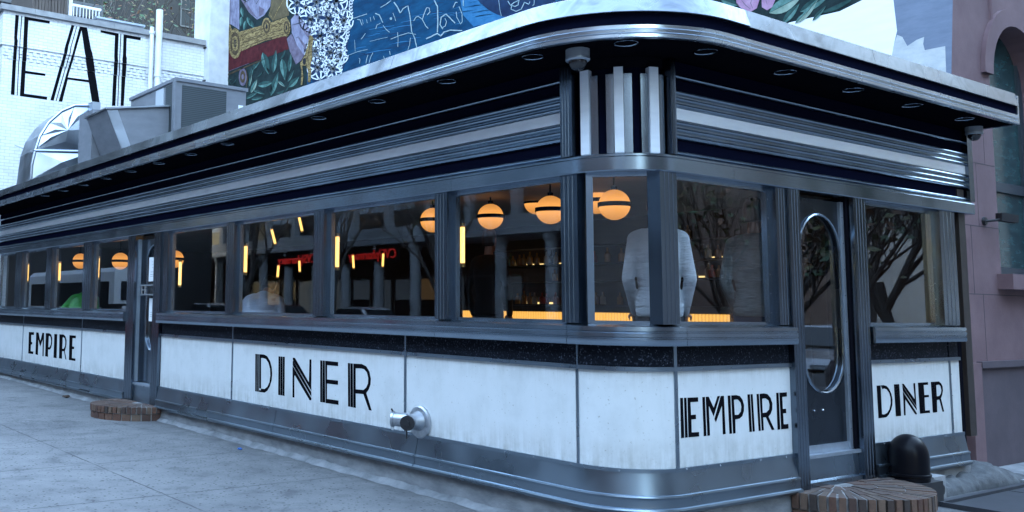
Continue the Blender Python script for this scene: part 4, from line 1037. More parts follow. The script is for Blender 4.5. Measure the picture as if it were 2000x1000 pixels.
b = MB(); e_ = p0+d*.165; b.tube([e_+Vector((0,0,.068)), e_+Vector((-.01,.01,.095))], .009, 6); b.build('lug', M_RUBBER, sc)
b = MB(); b.tube([e_+Vector((0,0,-.068)), e_+Vector((-.005,.0,-.10))], .011, 6); b.build('lug', M_SILV, sc)
b = MB(); b.tube([p1+Vector((-.05,0,-.07)), p1+Vector((-.05,0,-.15))], .007, 6); b.build('chain', M_RUBBER, sc)

M_DOME = mat('smoked_dome', (.012,.012,.015), .06, spec=.8)
M_CAMG = mat('camera_grey_plastic', (.25,.27,.29), .5)
def dome_camera(p, label, s=1.0):
    t = empty('dome_camera', p, label, 'camera')
    x, y, z = p
    b = MB(); b.lathe([(.001,0),(.088*s,0),(.088*s,-.062*s),(.084*s,-.066*s)], p, n=28); b.build('housing', M_CAMG, t)
    b = MB(); b.lathe([(.090*s,-.064*s),(.091*s,-.078*s),(.082*s,-.088*s),(.066*s,-.088*s)], p, n=28); b.build('ring', M_ALU, t)
    b = MB(); b.lathe([(.068*s*math.cos(R(a)), -.088*s-.072*s*math.sin(R(a))) for a in range(0,91,10)], p, n=28); b.build('dome', M_DOME, t)
dome_camera((-.275,.235,3.655), 'grey dome security camera under the eave at the rounded corner')
dome_camera((5.27,-.16,3.655), 'grey dome security camera under the eave at the brownstone end', .9)
t = empty('bullet_camera', (6.78, BY, 2.87), 'small black bullet security camera on the brownstone wall', 'camera')
p = px(1923, 432, 'y', BY-.01)
b = MB(); b.lathe([(.001,-.03),(.045,-.028),(.05,-.0)], (p.x, BY, p.z), axis='y', n=16); b.build('base', M_RUBBER, t)
b = MB(); b.tube([(p.x,BY-.02,p.z),(p.x+.03,BY-.10,p.z+.005),(p.x+.10,BY-.14,p.z+.02)], .014, 8); b.build('arm', M_RUBBER, t)
b = MB(); b.obox((p.x+.17,BY-.17,p.z+.035), Vector((.085,-.05,-.012)), Vector((.025,.042,0)), Vector((.006,0,.045))); b.build('body', M_RUBBER, t)

vh = empty('vent_hood', (3.56,-.14,.1), 'black domed vent hood against the base beside the corner-side step', 'vent')
b = MB(); b.lathe([(.165*math.cos(R(a)), .44+.20*math.sin(R(a))) for a in range(90,-1,-10)]+[(.165,.30),(.175,.295),(.175,.275),(.165,.27),(.165,.235),(.001,.235)], (3.57,-.16,0), n=28); b.build('dome', mat('gloss_black_paint', (.004,.004,.006), .32, spec=.10), vh)
b = MB(); b.box(3.33,3.79,-.34,.02,.02,.234); b.build('housing', M_RUBBER, vh)
b = MB(); b.box(3.80,4.02,-.26,.0,.03,.25); b.build('block', M_CONCL, vh)
b = MB(); b.tube([(3.87,-.30,.14),(3.87,-.255,.14)], .045, 14); b.build('pipe_end', M_RUBBER, vh)
# broken cement ledge and cellar hatch
lg = MB(); rows = []
from mathutils import noise as mn
for i in range(70):
    x = 4.03+(5.95-4.03)*i/69; k = min(1, max(0, (x-4.95)/.3)); h = .17+.09*k*math.exp(-((x-5.3)/.22)**2)-.06*max(0, x-5.4); d = .17+.05*k; row = []
    for j in range(13):
        a = math.pi/2*j/12; y = .08-(d+.08)*math.sin(a)**.8; z = (h+.02)*math.cos(a)**.7-.03
        q = mn.fractal(Vector((x*6, y*6, z*6)), .8, 2.0, 5)*.035; row.append((x, y-abs(q)*.5, z+q))
    rows.append(row)
lg.grid(rows); tag(lg.build('cement_ledge', mat('dirty_cement', (.10,.105,.11), .9, c2=(.045,.047,.05), scale=9, bumps=.6, bscale=40, bdist=.01), smooth=60), 'rough broken pale cement ledge at the foot of the diner beside the brownstone', 'ledge')
ch = empty('cellar_hatch', (5.0,-.8,.0), 'dark steel cellar hatch set in the pavement beside the brick step', 'hatch')
M_HATCH = mat('dark_steel_plate', (.018,.020,.026), .6, c2=(.03,.032,.04), scale=6)
for x0, x1 in ((3.75,5.05),(5.07,7.8)):
    b = MB(); b.box(x0, x1, -1.25, -.36, -.02, .035); b.build('door_leaf', M_HATCH, ch)
b = MB(); b.box(3.70,7.85,-.355,-.30,-.02,.06); b.box(3.70,3.745,-1.3,-.36,-.02,.06); b.build('frame', M_HATCH, ch)
b = MB(); b.box(5.75, 12, -.29, .29, -.1, .055); struct(b.build('stone_kerb', M_CONC))

# notices taped inside the narrow door's glass
M_PAPER = mat('white_paper', (.74,.75,.76), .7); M_INK = mat('grey_ink', (.25,.26,.28), .8)
def notice(u0, v0, u1, v1, label):
    p = px(u0, v0, 'x', .085); q_ = px(u1, v1, 'x', .085); o = empty('paper_notice', (.085,(p.y+q_.y)/2,q_.z), label, 'notice')
    b = MB(); b.box(.083,.085,p.y,q_.y,q_.z,p.z); b.build('sheet', M_PAPER, o)
    yc = (p.y+q_.y)/2; w = abs(p.y-q_.y); h = p.z-q_.z
    for f in (.2,.32,.44,.62,.72,.8):
        b = MB(); k = .10 if f < .5 else .3; b.box(.0822,.0828,yc-w*k,yc+w*k,q_.z+h*(1-f),q_.z+h*(1-f)+h*.018); b.build('print_line', M_INK, o)
notice(292, 503, 306, 549, 'upper white paper notice taped to the narrow door glass')
notice(292, 583, 306, 628, 'lower white paper notice taped to the narrow door glass')

# litter on the pavement
def litter(u, v, s, m, label, cat, seed):
    rr = random.Random(seed); z = gz(5)+.03; p = px(u, v, 'z', .06); z = gz(p.y)
    b = MB(); c = Vector((p.x,p.y,z+s*.35)); pts = []
    for i in range(6):
        row = []
        for k in range(8):
            th = math.pi*i/5; a = 2*math.pi*k/8; rr_ = s*(.7+.5*rr.random()); row.append(c+Vector((rr_*math.sin(th)*math.cos(a), rr_*math.sin(th)*math.sin(a)*.7, -.32*rr_*math.cos(th))))
        pts.append(row)
    b.grid(pts, closed=True); tag(b.build('litter', m, smooth=0), label, cat)
litter(468, 879, .035, mat('blue_plastic', (.02,.12,.42), .4), 'crumpled bright blue wrapper on the pavement near the diner base', 'wrapper', 2)
litter(308, 825, .028, M_PAPER, 'scrap of white paper beside the narrow door step', 'paper', 3)
litter(128, 783, .07, mat('dead_leaf', (.05,.03,.02), .8), 'dark brown dead leaf scrap on the far pavement', 'leaf', 4)

# ------------------------------------------------------------------ inside the diner
FZ = .62
b = MB(); b.prism([(x,y,.502) for x,y in poly_xy(.18, 16.8, 5.15)], (0,0,FZ-.502)); b.build('floor_boards', M_FLOOR, diner)
M_GLOBE = emis('lit_globe_glass', (1.0,.40,.085), 1.75*LAMP, (.45,.25,.10))
_t = M_GLOBE.node_tree; _v = coords(_t); _s = N(_t, 'SeparateXYZ'); _t.links.new(_v, _s.inputs[0]); _a = N(_t, 'Math', operation='ABSOLUTE'); _t.links.new(_s.outputs[2], _a.inputs[0])
_r = N(_t, 'MapRange'); _r.inputs[1].default_value = 0; _r.inputs[2].default_value = .15; _r.inputs[3].default_value = 1.5*LAMP; _r.inputs[4].default_value = .7*LAMP; _t.links.new(_a.outputs[0], _r.inputs[0]); _t.links.new(_r.outputs[0], _t.nodes['Principled BSDF'].inputs['Emission Strength'])
M_TUBE = emis('lit_tube', (1.0,.52,.12), 2.6*LAMP, (.8,.7,.5))
M_BAR = emis('lit_bar_panel', (1.0,.50,.10), 1.15*LAMP)
M_BRASS = mat('brass', (.45,.30,.12), .3, 1)
def globe_lamp(first, p, label):
    if first is None:
        t = bpy.data.objects.new('globe_lamp', None); COL.objects.link(t)
        b = MB(); b.ball((0,0,0), .15, 28); g = b.build('globe', M_GLOBE); g.parent = t
        b = MB(); b.lathe([(.153,-.022),(.158,-.022),(.158,.022),(.153,.022)], n=28); q = b.build('band', M_BLACK); q.parent = t
        b = MB(); b.lathe([(.001,.145),(.03,.145),(.03,.18),(.009,.19),(.009,.62)], n=12); r_ = b.build('rod', M_BLACK); r_.parent = t
    else: t = dup(first)
    t.location = p; tag(t, label, 'lamp', 'globe lamps hanging in the diner'); return t
gl0 = None
for (u, v, r_), lb in zip([(958,423,25),(1075,410,28),(1048,395,24),(1200,400,30),(1166,392,26),(845,430,24),(235,510,16.5),(157,510,15),(342,506,17)],
    ['orange globe lamp with dark band alone in the window right of the double post','orange globe lamp in front of another globe left of the corner post','orange globe lamp half hidden behind the globe left of the corner post','large orange globe lamp high in the flat corner window','orange globe lamp half hidden by the left edge of the corner window','orange globe lamp peeping out behind the right post of the widest window','orange globe lamp in the window just left of the narrow door','leftmost orange globe lamp behind the far windows','orange globe lamp half hidden by the post right of the narrow door']):
    D = FPX*.3/(2*r_); p = CP+(_F+_R2*(u-PPX)/FPX-_U2*(v-PPY)/FPX)*D
    g = globe_lamp(gl0, tuple(p), lb); gl0 = gl0 or g
sc0 = None
for (y, z), lb in zip([(.50,2.26),(2.03,2.29),(4.05,2.31),(6.10,2.30),(8.02,2.16),(11.30,2.33),(13.33,2.31),(15.36,2.34)],
    ['glowing tube lamp at the left edge of the corner window','glowing tube lamp on the post left of the globe window','glowing tube lamp at the left edge of the widest window','glowing tube lamp at the left of the window with the seated man in pale blue','glowing tube lamp just right of the narrow door','glowing tube lamp in the window just left of the narrow door','glowing tube lamp in the window of the green-jacketed person','leftmost glowing tube lamp in the far windows']):
    if sc0 is None:
        t = bpy.data.objects.new('tube_lamp', None); COL.objects.link(t); sc0 = t
        b = MB(); b.lathe([(.001,-.165),(.022,-.165),(.022,.165),(.001,.165)], n=14); q = b.build('tube', M_TUBE); q.parent = t
        for s in (-1, 1):
            b = MB(); b.lathe([(.001,.166*s),(.026,.166*s),(.026,.20*s),(.001,.20*s)], n=14); q = b.build('end_cap', M_BRASS); q.parent = t
    else: t = dup(sc0)
    t.location = (.17 if y > 1 else .10, y-.02, z); tag(t, lb, 'lamp', 'tube lamps on the window posts')
# small lamps deeper in the room
for (u, v, D, ti), lb in zip([(534,462,13,18),(587,437,13,16),(543,530,14,-4),(690,511,15,5),(748,508,15,-3),(585,520,15,4)],
    ['tilted small glowing tube deep in the second window right of the narrow door','upper tilted glowing tube deep in the second window right of the narrow door','lower small glowing tube deep in the second window right of the narrow door','small glowing lamp deep in the middle of the widest window','small glowing lamp deep in the right half of the widest window','faint glowing lamp deep at the right of the second window from the narrow door']):
    t = dup(sc0); p = CP+(_F+_R2*(u-PPX)/FPX-_U2*(v-PPY)/FPX)*D; t.location = tuple(p); t.scale = (.8,.8,.6 if v < 520 else .5); t.rotation_euler = (0, R(-ti), 0)
    tag(t, lb, 'lamp', 'small wall lamps deep in the diner')
# bar
M_BARW = mat('dark_bar_wood', (.035,.02,.012), .35, c2=(.015,.009,.006), scale=3, stretch=(1,1,6))
bar = empty('bar_counter', (2.9,3.1,FZ), 'dark bar counter with glowing yellow ribbed panel under its top', 'bar')
b = MB(); b.box(2.55,3.3,1.0,5.0,1.70,1.76); b.build('top', M_BARW, bar)
b = MB(); b.box(2.80,3.25,1.05,4.95,FZ,1.699); b.build('front', M_BARW, bar)
b = MB()
for k in range(96): b.tube([(2.765,1.06+k*.04,1.50),(2.765,1.06+k*.04,1.69)], .018, 6)
b.build('light_panel', M_BAR, bar)
b = MB(); b.tube([(2.9,1.03,1.50),(2.9,1.03,1.69)], .018, 6)
for k in range(9): b.tube([(2.84+k*.04,1.03,1.50),(2.84+k*.04,1.03,1.69)], .018, 6)
b.build('light_panel', M_BAR, bar)
bb = empty('back_bar', (4.95,3.6,FZ), 'back bar cabinet with lit shelves of bottles behind the counter', 'shelf')
b = MB(); b.box(5.06,5.19,1.6,6.6,FZ,2.95); b.build('back_panel', M_BARW, bb)
M_SHL = emis('lit_shelf_edge', (1.0,.68,.26), 1.8*LAMP)
SEG = {1.78:((5.35,5.95),), 2.12:((2.2,3.0),(4.9,5.2)), 2.36:((2.4,2.75),(5.25,6.15)), 2.62:((3.1,3.3),)}
for z in SEG:
    b = MB(); b.box(4.78,5.059,1.7,6.5,z,z+.02); b.build('shelf_board', M_BARW, bb)
    for y0_, y1_ in SEG[z]:
        b = MB(); b.box(5.03,5.058,y0_,y1_,z+.021,z+.05); b.build('shelf_light', M_SHL, bb)
M_BOT = [mat('amber_bottle_glass', (.42,.20,.05), .1, spec=.8), mat('clear_bottle_glass', (.55,.52,.42), .08, spec=.8), mat('green_bottle_glass', (.06,.10,.04), .1, spec=.8), mat('dark_bottle_glass', (.03,.02,.015), .1, spec=.8), mat('red_label_bottle', (.45,.05,.03), .3)]
BL = ['amber bottle on the lit back bar shelf','clear bottle on the lit back bar shelf','green bottle on the lit back bar shelf','dark brown bottle on the lit back bar shelf','red bottle on the lit back bar shelf']
bp = []
for k, m in enumerate(M_BOT):
    b = MB(); h = (.20,.19,.21,.2,.17)[k]; b.lathe([(.001,0),(.036,0),(.038,.01),(.038,h*.58),(.013,h*.75),(.012,h),(.001,h)], n=12); bp.append(b.mesh('bottle', m))
rb = random.Random(11)
for z in SEG:
    for y0_, y1_ in [(a-.08, c+.08) for a, c in SEG[z]]+[(3.3,4.7)]*(z in (1.78,2.36)):
        y = y0_
        while y < y1_:
            k = rb.choice([0,0,0,1,1,2,3,4]); o = bpy.data.objects.new('bottle', bp[k]); COL.objects.link(o); o.location = (4.90+rb.uniform(-.07,.05), y, z+.021); o.scale = (1.1,1.1,rb.uniform(.7,1.05))
            tag(o, BL[k], 'bottle', 'bottles on the back bar'); y += rb.uniform(.085,.16)*(1 if y1_-y0_ < 1.2 else 2.2)
# people
def capsule(b, p, q_, r0, r1, n=12):
    p, q_ = Vector(p), Vector(q_); d = (q_-p); L = d.length; t = d/L; pts, rad = [], []
    for a in (-90,-60,-30,0): pts.append(p+t*(r0*math.sin(R(a)))); rad.append(max(r0*math.cos(R(a)), .002))
    for a in (0,30,60,90): pts.append(q_+t*(r1*math.sin(R(a)))); rad.append(max(r1*math.cos(R(a)), .002))
    pts = [x for i, x in enumerate(pts)]; b.tube(pts, rad, n)
def loft(b, secs, n=20):
    rows = [[Vector(c)+Vector((rx*math.cos(2*math.pi*k/n), ry*math.sin(2*math.pi*k/n), 0)) for k in range(n)] for c, rx, ry in secs]
    b.grid(rows, closed=True); b.face(rows[0]); b.face(rows[-1][::-1])
def fuse(b, voxel, name, m, parent, smooth=6):
    o = bpy.data.objects.new('tmp', b.mesh('tmp', m, weld=True)); COL.objects.link(o)
    r_ = o.modifiers.new('r', 'REMESH'); r_.mode = 'VOXEL'; r_.voxel_size = voxel; r_.use_smooth_shade = True
    s_ = o.modifiers.new('s', 'SMOOTH'); s_.factor = .5; s_.iterations = smooth
    bpy.context.view_layer.update(); dg = bpy.context.evaluated_depsgraph_get()
    me = bpy.data.meshes.new_from_object(o.evaluated_get(dg)); me.name = name; bpy.data.objects.remove(o)
    me.materials.clear(); me.materials.append(m); me.polygons.foreach_set('use_smooth', [True]*len(me.polygons))
    q_ = bpy.data.objects.new(name, me); COL.objects.link(q_); q_.parent = parent; return q_
M_SKIN = mat('skin', (.42,.24,.17), .55, c2=(.36,.19,.13), scale=6)
M_HAIR = mat('dark_hair', (.012,.009,.008), .5, bumps=.5, bscale=120, stretch=(1,1,.3))
def knit(name, c, c2):
    m, t, b = nodes(name); v = coords(t); w = N(t, 'TexWave', Scale=38); w.bands_direction = 'X'; w.inputs['Distortion'].default_value = 2; t.links.new(v, w.inputs['Vector'])
    f = noise(t, v, 5, 5); t.links.new(rampn(t, f, [(.3,c),(.7,c2)]), b.inputs['Base Color']); b.inputs['Roughness'].default_value = .9
    fold = noise(t, coords(t, (1.3,1.3,5)), 4, 4); mx = N(t, 'Math', operation='MULTIPLY_ADD'); t.links.new(w.outputs[0], mx.inputs[0]); mx.inputs[1].default_value = .12; t.links.new(fold, mx.inputs[2]); bump(t, b, mx.outputs[0], 1.0, .05); return m
def hand(b, w, d, up, side):
    """palm, four curled fingers and a thumb at wrist w pointing along d"""
    w, d, up = Vector(w), Vector(d).normalized(), Vector(up).normalized(); s = d.cross(up).normalized()*side
    capsule(b, w, w+d*.05, .026, .032); capsule(b, w+d*.05+s*.02, w+d*.08+s*.025, .018, .015); capsule(b, w+d*.05-s*.02, w+d*.08-s*.022, .018, .014)
    for k, (o, ln) in enumerate(((.030,.066),(.010,.076),(-.011,.072),(-.031,.056))):
        a = w+d*.078+s*o; m_ = a+d*ln*.55-up*.006; capsule(b, a, m_, .0105, .010, 8); capsule(b, m_, m_+(d*.7-up*.6)*ln*.5, .0095, .008, 8)
    a = w+d*.02+s*.03; capsule(b, a, a+(d*.6+s*.7)*.045, .013, .011, 8); capsule(b, a+(d*.6+s*.7)*.045, a+(d*.6+s*.7)*.045+d*.03, .011, .009, 8)
def person(loc, rz, label, top, pants, s=1.2, pose='stand', lean=0, arms=None, head_turn=0, hair=M_HAIR, hl=0, wd=.84):
    t = bpy.data.objects.new('person', None); COL.objects.link(t); t.location = loc; t.rotation_euler = (0,0,rz); t.scale = (s*wd,s*wd,s); tag(t, label, 'person')
    hip = Vector((0,0,.93)) if pose == 'stand' else Vector((0,0,.56))
    rot = Matrix.Rotation(-lean, 3, 'X')
    U = lambda x, y, z: hip+rot@(Vector((x,y,z))-Vector((0,0,.93)))     # torso frame -> body
    # torso and arms are defined standing, then leaned about the hips
    sh = [U(sx*.178,0,1.405) for sx in (-1,1)]
    if arms is None: arms = [((sx*.285,-.03,1.14),(sx*.25,.06,.90)) for sx in (-1,1)]
    el = [U(*a[0]) for a in arms]; wr = [U(*a[1]) for a in arms]
    secs = [(.88,.175,.125),(.98,.172,.122),(1.08,.145,.104),(1.20,.168,.115),(1.32,.182,.125),(1.39,.172,.108),(1.45,.105,.08),(1.49,.065,.062)]
    def torso(b, g, z0=.0):
        rows = []
        for z, rx, ry in secs:
            if z < z0: continue
            rows.append([U((rx+g)*math.cos(2*math.pi*k/22), (ry+g)*math.sin(2*math.pi*k/22)-.01, z) for k in range(22)])
        b.grid(rows, closed=True); b.face(rows[0]); b.face(rows[-1][::-1])
    if pose == 'stand': kn = [Vector((sx*.115,.03,.50)) for sx in (-1,1)]; an = [Vector((sx*.125,-.02,.09)) for sx in (-1,1)]
    else: kn = [Vector((sx*.14,.42,.56)) for sx in (-1,1)]; an = [Vector((sx*.14,.40,.10)) for sx in (-1,1)]
    hp = [hip+Vector((sx*.095,0,-.02)) for sx in (-1,1)]
    # one continuous body
    b = MB(); torso(b, -.02)
    hc = U(0,.03,1.635)
    capsule(b, U(0,-.005,1.44), U(0,.015,1.56), .056, .052)
    hr = rot@Matrix.Rotation(head_turn, 3, 'Z')
    H = lambda x, y, z: hc+hr@Vector((x,y,z))
    rows = []
    for z, rx, ry, oy in ((-.115,.030,.034,.045),(-.095,.050,.058,.032),(-.05,.064,.080,.012),(0,.074,.094,0),(.05,.076,.098,-.006),(.09,.062,.082,-.008),(.115,.034,.046,-.01),(.122,.004,.005,-.01)):
        rows.append([H(rx*math.cos(2*math.pi*k/18), oy+ry*math.sin(2*math.pi*k/18), z) for k in range(18)])
    b.grid(rows, closed=True); b.face(rows[0])
    capsule(b, H(0,.092,.02), H(0,.112,-.022), .011, .016, 8)                     # nose
    capsule(b, H(-.02,.088,-.062), H(.02,.088,-.062), .010, .010, 8)               # lips
    for sx in (-1,1):
        capsule(b, H(sx*.074,-.005,.02), H(sx*.076,-.002,-.022), .014, .011, 8)    # ears
        i = (sx+1)//2; capsule(b, sh[i], el[i], .045, .036); capsule(b, el[i], wr[i], .036, .026); dd = (wr[i]-el[i]); hand(b, wr[i], dd, rot@Vector((0,0,1)) if abs(dd.normalized().z) < .8 else Vector((0,-1,0)), sx)
        capsule(b, hp[i], kn[i], .075, .052); capsule(b, kn[i], an[i], .050, .036); capsule(b, an[i]+Vector((0,-.02,-.05)), an[i]+Vector((0,.13,-.06)), .034, .028)
    body = fuse(b, .008, 'body', M_SKIN, t, 3)
    # clothes
    b = MB(); torso(b, .012)
    for i in (0,1):
        capsule(b, sh[i]+rot@Vector((0,0,.0)), el[i], .064, .050); capsule(b, el[i], wr[i], .050, .040)
        capsule(b, U((-1,1)[i]*.11,-.01,1.42), sh[i], .07, .066)
    fuse(b, .012, 'top', top, t, 5)
    b = MB(); rows = [[hip+Vector(((.172+g)*math.cos(2*math.pi*k/20), (.122+g)*math.sin(2*math.pi*k/20)-.01, z)) for k in range(20)] for z, g in ((-.10,-.02),(-.02,.006),(.06,.002))]
    b.grid(rows, closed=True); b.face(rows[0]); b.face(rows[-1][::-1])
    for i in (0,1): capsule(b, hp[i], kn[i], .098, .070); capsule(b, kn[i], an[i]+Vector((0,0,-.01)), .070, .058)
    fuse(b, .014, 'trousers', pants, t, 4)
    b = MB()
    for i in (0,1): capsule(b, an[i]+Vector((0,-.03,-.05)), an[i]+Vector((0,.15,-.055)), .045, .036)
    fuse(b, .012, 'shoes', M_RUBBER, t, 2)
    b = MB(); rows = []
    for z, rx, ry, oy in ((-.06-hl,.070,.060,-.045),(-.02,.080,.078,-.03),(.04,.085,.100,-.014),(.085,.076,.095,-.010),(.120,.050,.066,-.012),(.134,.006,.008,-.012)):
        rows.append([H(rx*math.cos(2*math.pi*k/18), oy+ry*math.sin(2*math.pi*k/18), z) for k in range(18)])
    b.grid(rows, closed=True); b.face(rows[0]); fuse(b, .010, 'hair', hair, t, 3)
    for sx in (-1,1):
        b = MB(); b.ball(H(sx*.030,.080,.018), .0115, 10); q_ = b.build('eye', M_DARK); q_.parent = t
    return t
M_SWEAT = knit('light_grey_knit', (.52,.535,.57), (.60,.615,.65)); M_JACK = knit('grey_tweed', (.18,.20,.20), (.29,.31,.31))
M_BLUE = knit('pale_blue_shirt_cloth', (.48,.53,.66), (.58,.63,.74)); M_GREEN = mat('green_jacket_cloth', (.03,.30,.03), .35, c2=(.05,.42,.06), scale=8, bumps=.6, bscale=14, bdist=.03)
M_JEAN = mat('dark_trousers', (.012,.013,.018), .8); M_DENIM = mat('denim', (.025,.04,.085), .85); M_BLKC = mat('black_coat_cloth', (.010,.010,.012), .85)
def face_to(x, y): return math.atan2(-(x-CP[0]), (y-CP[1]))
pk = [((-.238,-.07,1.14),(-.19,.12,.92)),((.238,-.07,1.14),(.19,.12,.92))]
person((.80,.37,FZ), face_to(.80,.37), 'standing man in pale grey knit sweater seen from behind in the corner window', M_SWEAT, M_JEAN, 1.185, arms=pk)
person((2.12,.36,FZ), face_to(2.12,.36)-.2, 'standing person in dark grey tweed jacket seen from behind by the oval-window door', M_JACK, M_DENIM, 1.2, arms=pk)
_q = px(497, 585, 'x', .75); _g = px(150, 585, 'x', .70)
person((.75,_q.y,FZ), R(-50), 'person in pale blue shirt bent over at the second window from the narrow door', M_BLUE, M_JEAN, 1.26, 'sit', R(40), wd=.98)
person((.70,_g.y,FZ), R(-42), 'person in shiny green jacket sitting behind the far windows left of the narrow door', M_GREEN, M_JEAN, 1.27, 'sit', R(38), wd=1.0)
person((2.12,3.72,FZ), R(-75), 'person in black coat standing at the bar behind the globe window', M_BLKC, M_JEAN, 1.16)
for (x, y), lb in zip(((.75,_q.y),(.70,_g.y)), ('dark padded stool under the person in pale blue shirt','dark padded stool under the person in green jacket')):
    t = empty('stool', (x,y,FZ), lb, 'stool')
    b = MB(); b.lathe([(.001,FZ+.50),(.17,FZ+.50),(.18,FZ+.52),(.18,FZ+.56),(.16,FZ+.58),(.001,FZ+.585)], (x,y,0), n=20); b.build('seat', M_RUBBER, t)
    b = MB(); b.lathe([(.16,FZ),(.15,FZ+.02),(.03,FZ+.03),(.03,FZ+.499)], (x,y,0), n=16); b.build('pedestal', M_CHROME, t)

# ------------------------------------------------------------------ trees
M_BARK = mat('bark', (.030,.026,.024), .9, c2=(.06,.052,.048), scale=9, stretch=(1,1,.25), bumps=.6, bscale=18, bdist=.02)
M_LEAFG = [mat('leaf_green', (.03,.07,.025), .6), mat('leaf_olive', (.09,.085,.025), .6), mat('leaf_rust', (.10,.045,.018), .6)]
def tree(loc, h, seed, label, group, leaves=900, spread=1.0, lean=(0,0), mats=None):
    rr = random.Random(seed); t = empty('tree', loc, label, 'tree', group); b = MB(); tips = []
    def grow(p, d, ln, rad, depth):
        pts = [p]; n = 4; dd = Vector(d)
        for i in range(n):
            dd = (dd+Vector((rr.uniform(-.16,.16),rr.uniform(-.16,.16),rr.uniform(-.03,.12)))).normalized(); pts.append(pts[-1]+dd*ln/n)
            if depth >= 2: tips.append(pts[-1])
        b.tube(pts, [rad*(1-.45*i/n) for i in range(n+1)], 7 if depth < 2 else 4, cap=depth == 0)
        if depth < 5:
            for k in range(2 if depth else 3+(rr.random() > .5)):
                f = rr.uniform(.55,1) if depth else rr.uniform(.6,1); q_ = pts[max(1,int(f*n))]
                s = Vector((rr.uniform(-1,1)*spread, rr.uniform(-1,1)*spread, rr.uniform(.1,.9))); grow(q_, (dd*.7+s*.75).normalized(), ln*rr.uniform(.55,.80), rad*.55*rr.uniform(.8,1.1), depth+1)
            if depth: grow(pts[-1], dd, ln*.72, rad*.55, depth+1)
    grow(Vector(loc), Vector((lean[0],lean[1],1)).normalized(), h*.38, h*.022, 0)
    b.build('trunk', M_BARK, t)
    c = MB(); ms = mats or M_LEAFG
    for _ in range(leaves):
        p = rr.choice(tips)+Vector((rr.gauss(0,.22),rr.gauss(0,.22),rr.gauss(0,.22))); s = rr.uniform(.05,.13); a = Vector((rr.uniform(-1,1),rr.uniform(-1,1),rr.uniform(-.6,.6))).normalized()*s; q_ = a.orthogonal().normalized()*s*.6
        c.face([p-a, p+q_, p+a, p-q_], rr.choice([0,0,1,2]) if len(ms) > 1 else 0)
    c.build('crown', ms, t, smooth=0, weld=False); return t
for (x, y, h, sd, lv), lb in zip([(5.6,29,17,2,700),(8.6,27,15,5,1000),(3.6,33,17,9,900),(7.6,35,19,12,1300),(10.4,31,18,14,1200)],
    ['leaning dark trunked tree with rusty leaves behind the brick wall beside the thick pipe','tree with sparse olive leaves behind the brick wall near the pale pier','thin tree with bare forked branches behind the grey roof box','far tangled tree with green and rusty leaves behind the leaning one','far right tree with dense twigs beyond the pale pier']):
    tree((x,y,0), h, sd, lb, 'trees behind the brick building', lv, 1.0, (.1 if sd == 2 else 0, 0))
SL = ['bare branching street tree across the side street opposite the end window','leafier street tree across the side street opposite the oval-window door','slim street tree across the side street by the pale house','street tree across the side street near the corner','far street tree across the side street']
for (x, y, h, sd, lv), lb in zip([(21,-13,9,21,500),(13,-13.5,9,22,1500),(29,-13,10,23,700),(5,-14,9,24,1500),(38,-13.5,10,25,900)], SL): tree((x,y,gz(y)), h, sd, lb, 'street trees across the side street', lv)

for (x, y, h, sd, lv), lb in zip([(16.3,-5.6,6.6,31,160),(14.3,-5.7,6.2,33,260),(11.3,-5.7,6.6,36,700),(19.4,-5.6,6.8,38,300)],
    ['low forking bare tree at the near kerb mirrored in the end window','smaller bare tree at the near kerb beside the forking one','leafier low tree at the near kerb mirrored by the oval-window door','farther kerb tree with thin branches on the side street']): tree((x,y,gz(y)), h, sd, lb, 'kerb trees on the near pavement of the side street', lv)

for (x, y, h, sd, lv), lb in zip([(-20.4,26,10,41,300),(-20.4,34.5,10,43,400),(-20.4,43,11,45,300)],
    ['bare avenue tree before the colonnade nearest the crossing','bare avenue tree before the middle of the colonnade','bare avenue tree before the far end of the colonnade']): tree((x,y,gz(y)), h, sd, lb, 'bare trees along the avenue', lv)

# ------------------------------------------------------------------ behind the brick building
M_PALE = mat('pale_render', (.14,.15,.17), .8, c2=(.10,.11,.125), scale=1.2); M_TIMBER = mat('weathered_timber', (.055,.042,.035), .8, c2=(.085,.066,.055), scale=3, stretch=(9,9,.4)); M_BRICKR = brick_mat('red_brick', (.07,.035,.03), (.085,.045,.035), (.10,.095,.09), wall='x')
sh_ = empty('timber_shed', (1.3,19,8.0), 'brown timber boarded shed on the roof of the brick building', 'shed')
p0_ = px(62, 20, 'y', 19.5); p1_ = px(131, 20, 'y', 19.5)
b = MB(); n = 11
for k in range(n):
    x0 = p0_.x+(p1_.x-p0_.x)*k/n; x1 = p0_.x+(p1_.x-p0_.x)*(k+1)/n; b.box(x0+.006, x1-.006, 19.5+.01*(k % 2), 19.56, 8.1, 11.6)
b.build('boarding', M_TIMBER, sh_, smooth=0)
b = MB(); b.box(p0_.x+.01, p1_.x-.01, 19.565, 21.5, 8.1, 11.6); b.build('wall', M_TIMBER, sh_, smooth=0)
b = MB(); b.box(p0_.x-.1, p1_.x+.06, 19.4, 21.6, 11.601, 11.7); b.build('roof', M_ASPH, sh_, smooth=0)
pc = px(190, 36, 'y', 18.2); pd = px(281, 46, 'y', 18.2)
rbx = empty('roof_light_box', ((pc.x+pd.x)/2,18.4,8.1), 'grey framed rooftop box with dark louvre behind the coping', 'vent')
b = MB(); b.box(pc.x,pd.x,18.2,19.0,8.1,pc.z); b.build('box', M_ACG, rbx)
b = MB(); b.box(pc.x+.15,pd.x-.12,18.185,18.199,8.6,pc.z-.1); b.build('louvre', M_FINS, rbx)
b = MB(); b.box(pc.x-.03,pd.x+.03,18.17,19.03,pc.z+.001,pc.z+.05); b.build('lid', M_ALU, rbx)
rl_ = empty('roof_railing', (2.4,20.0,8.1), 'white roof terrace railing with thin balusters beside the timber shed', 'railing')
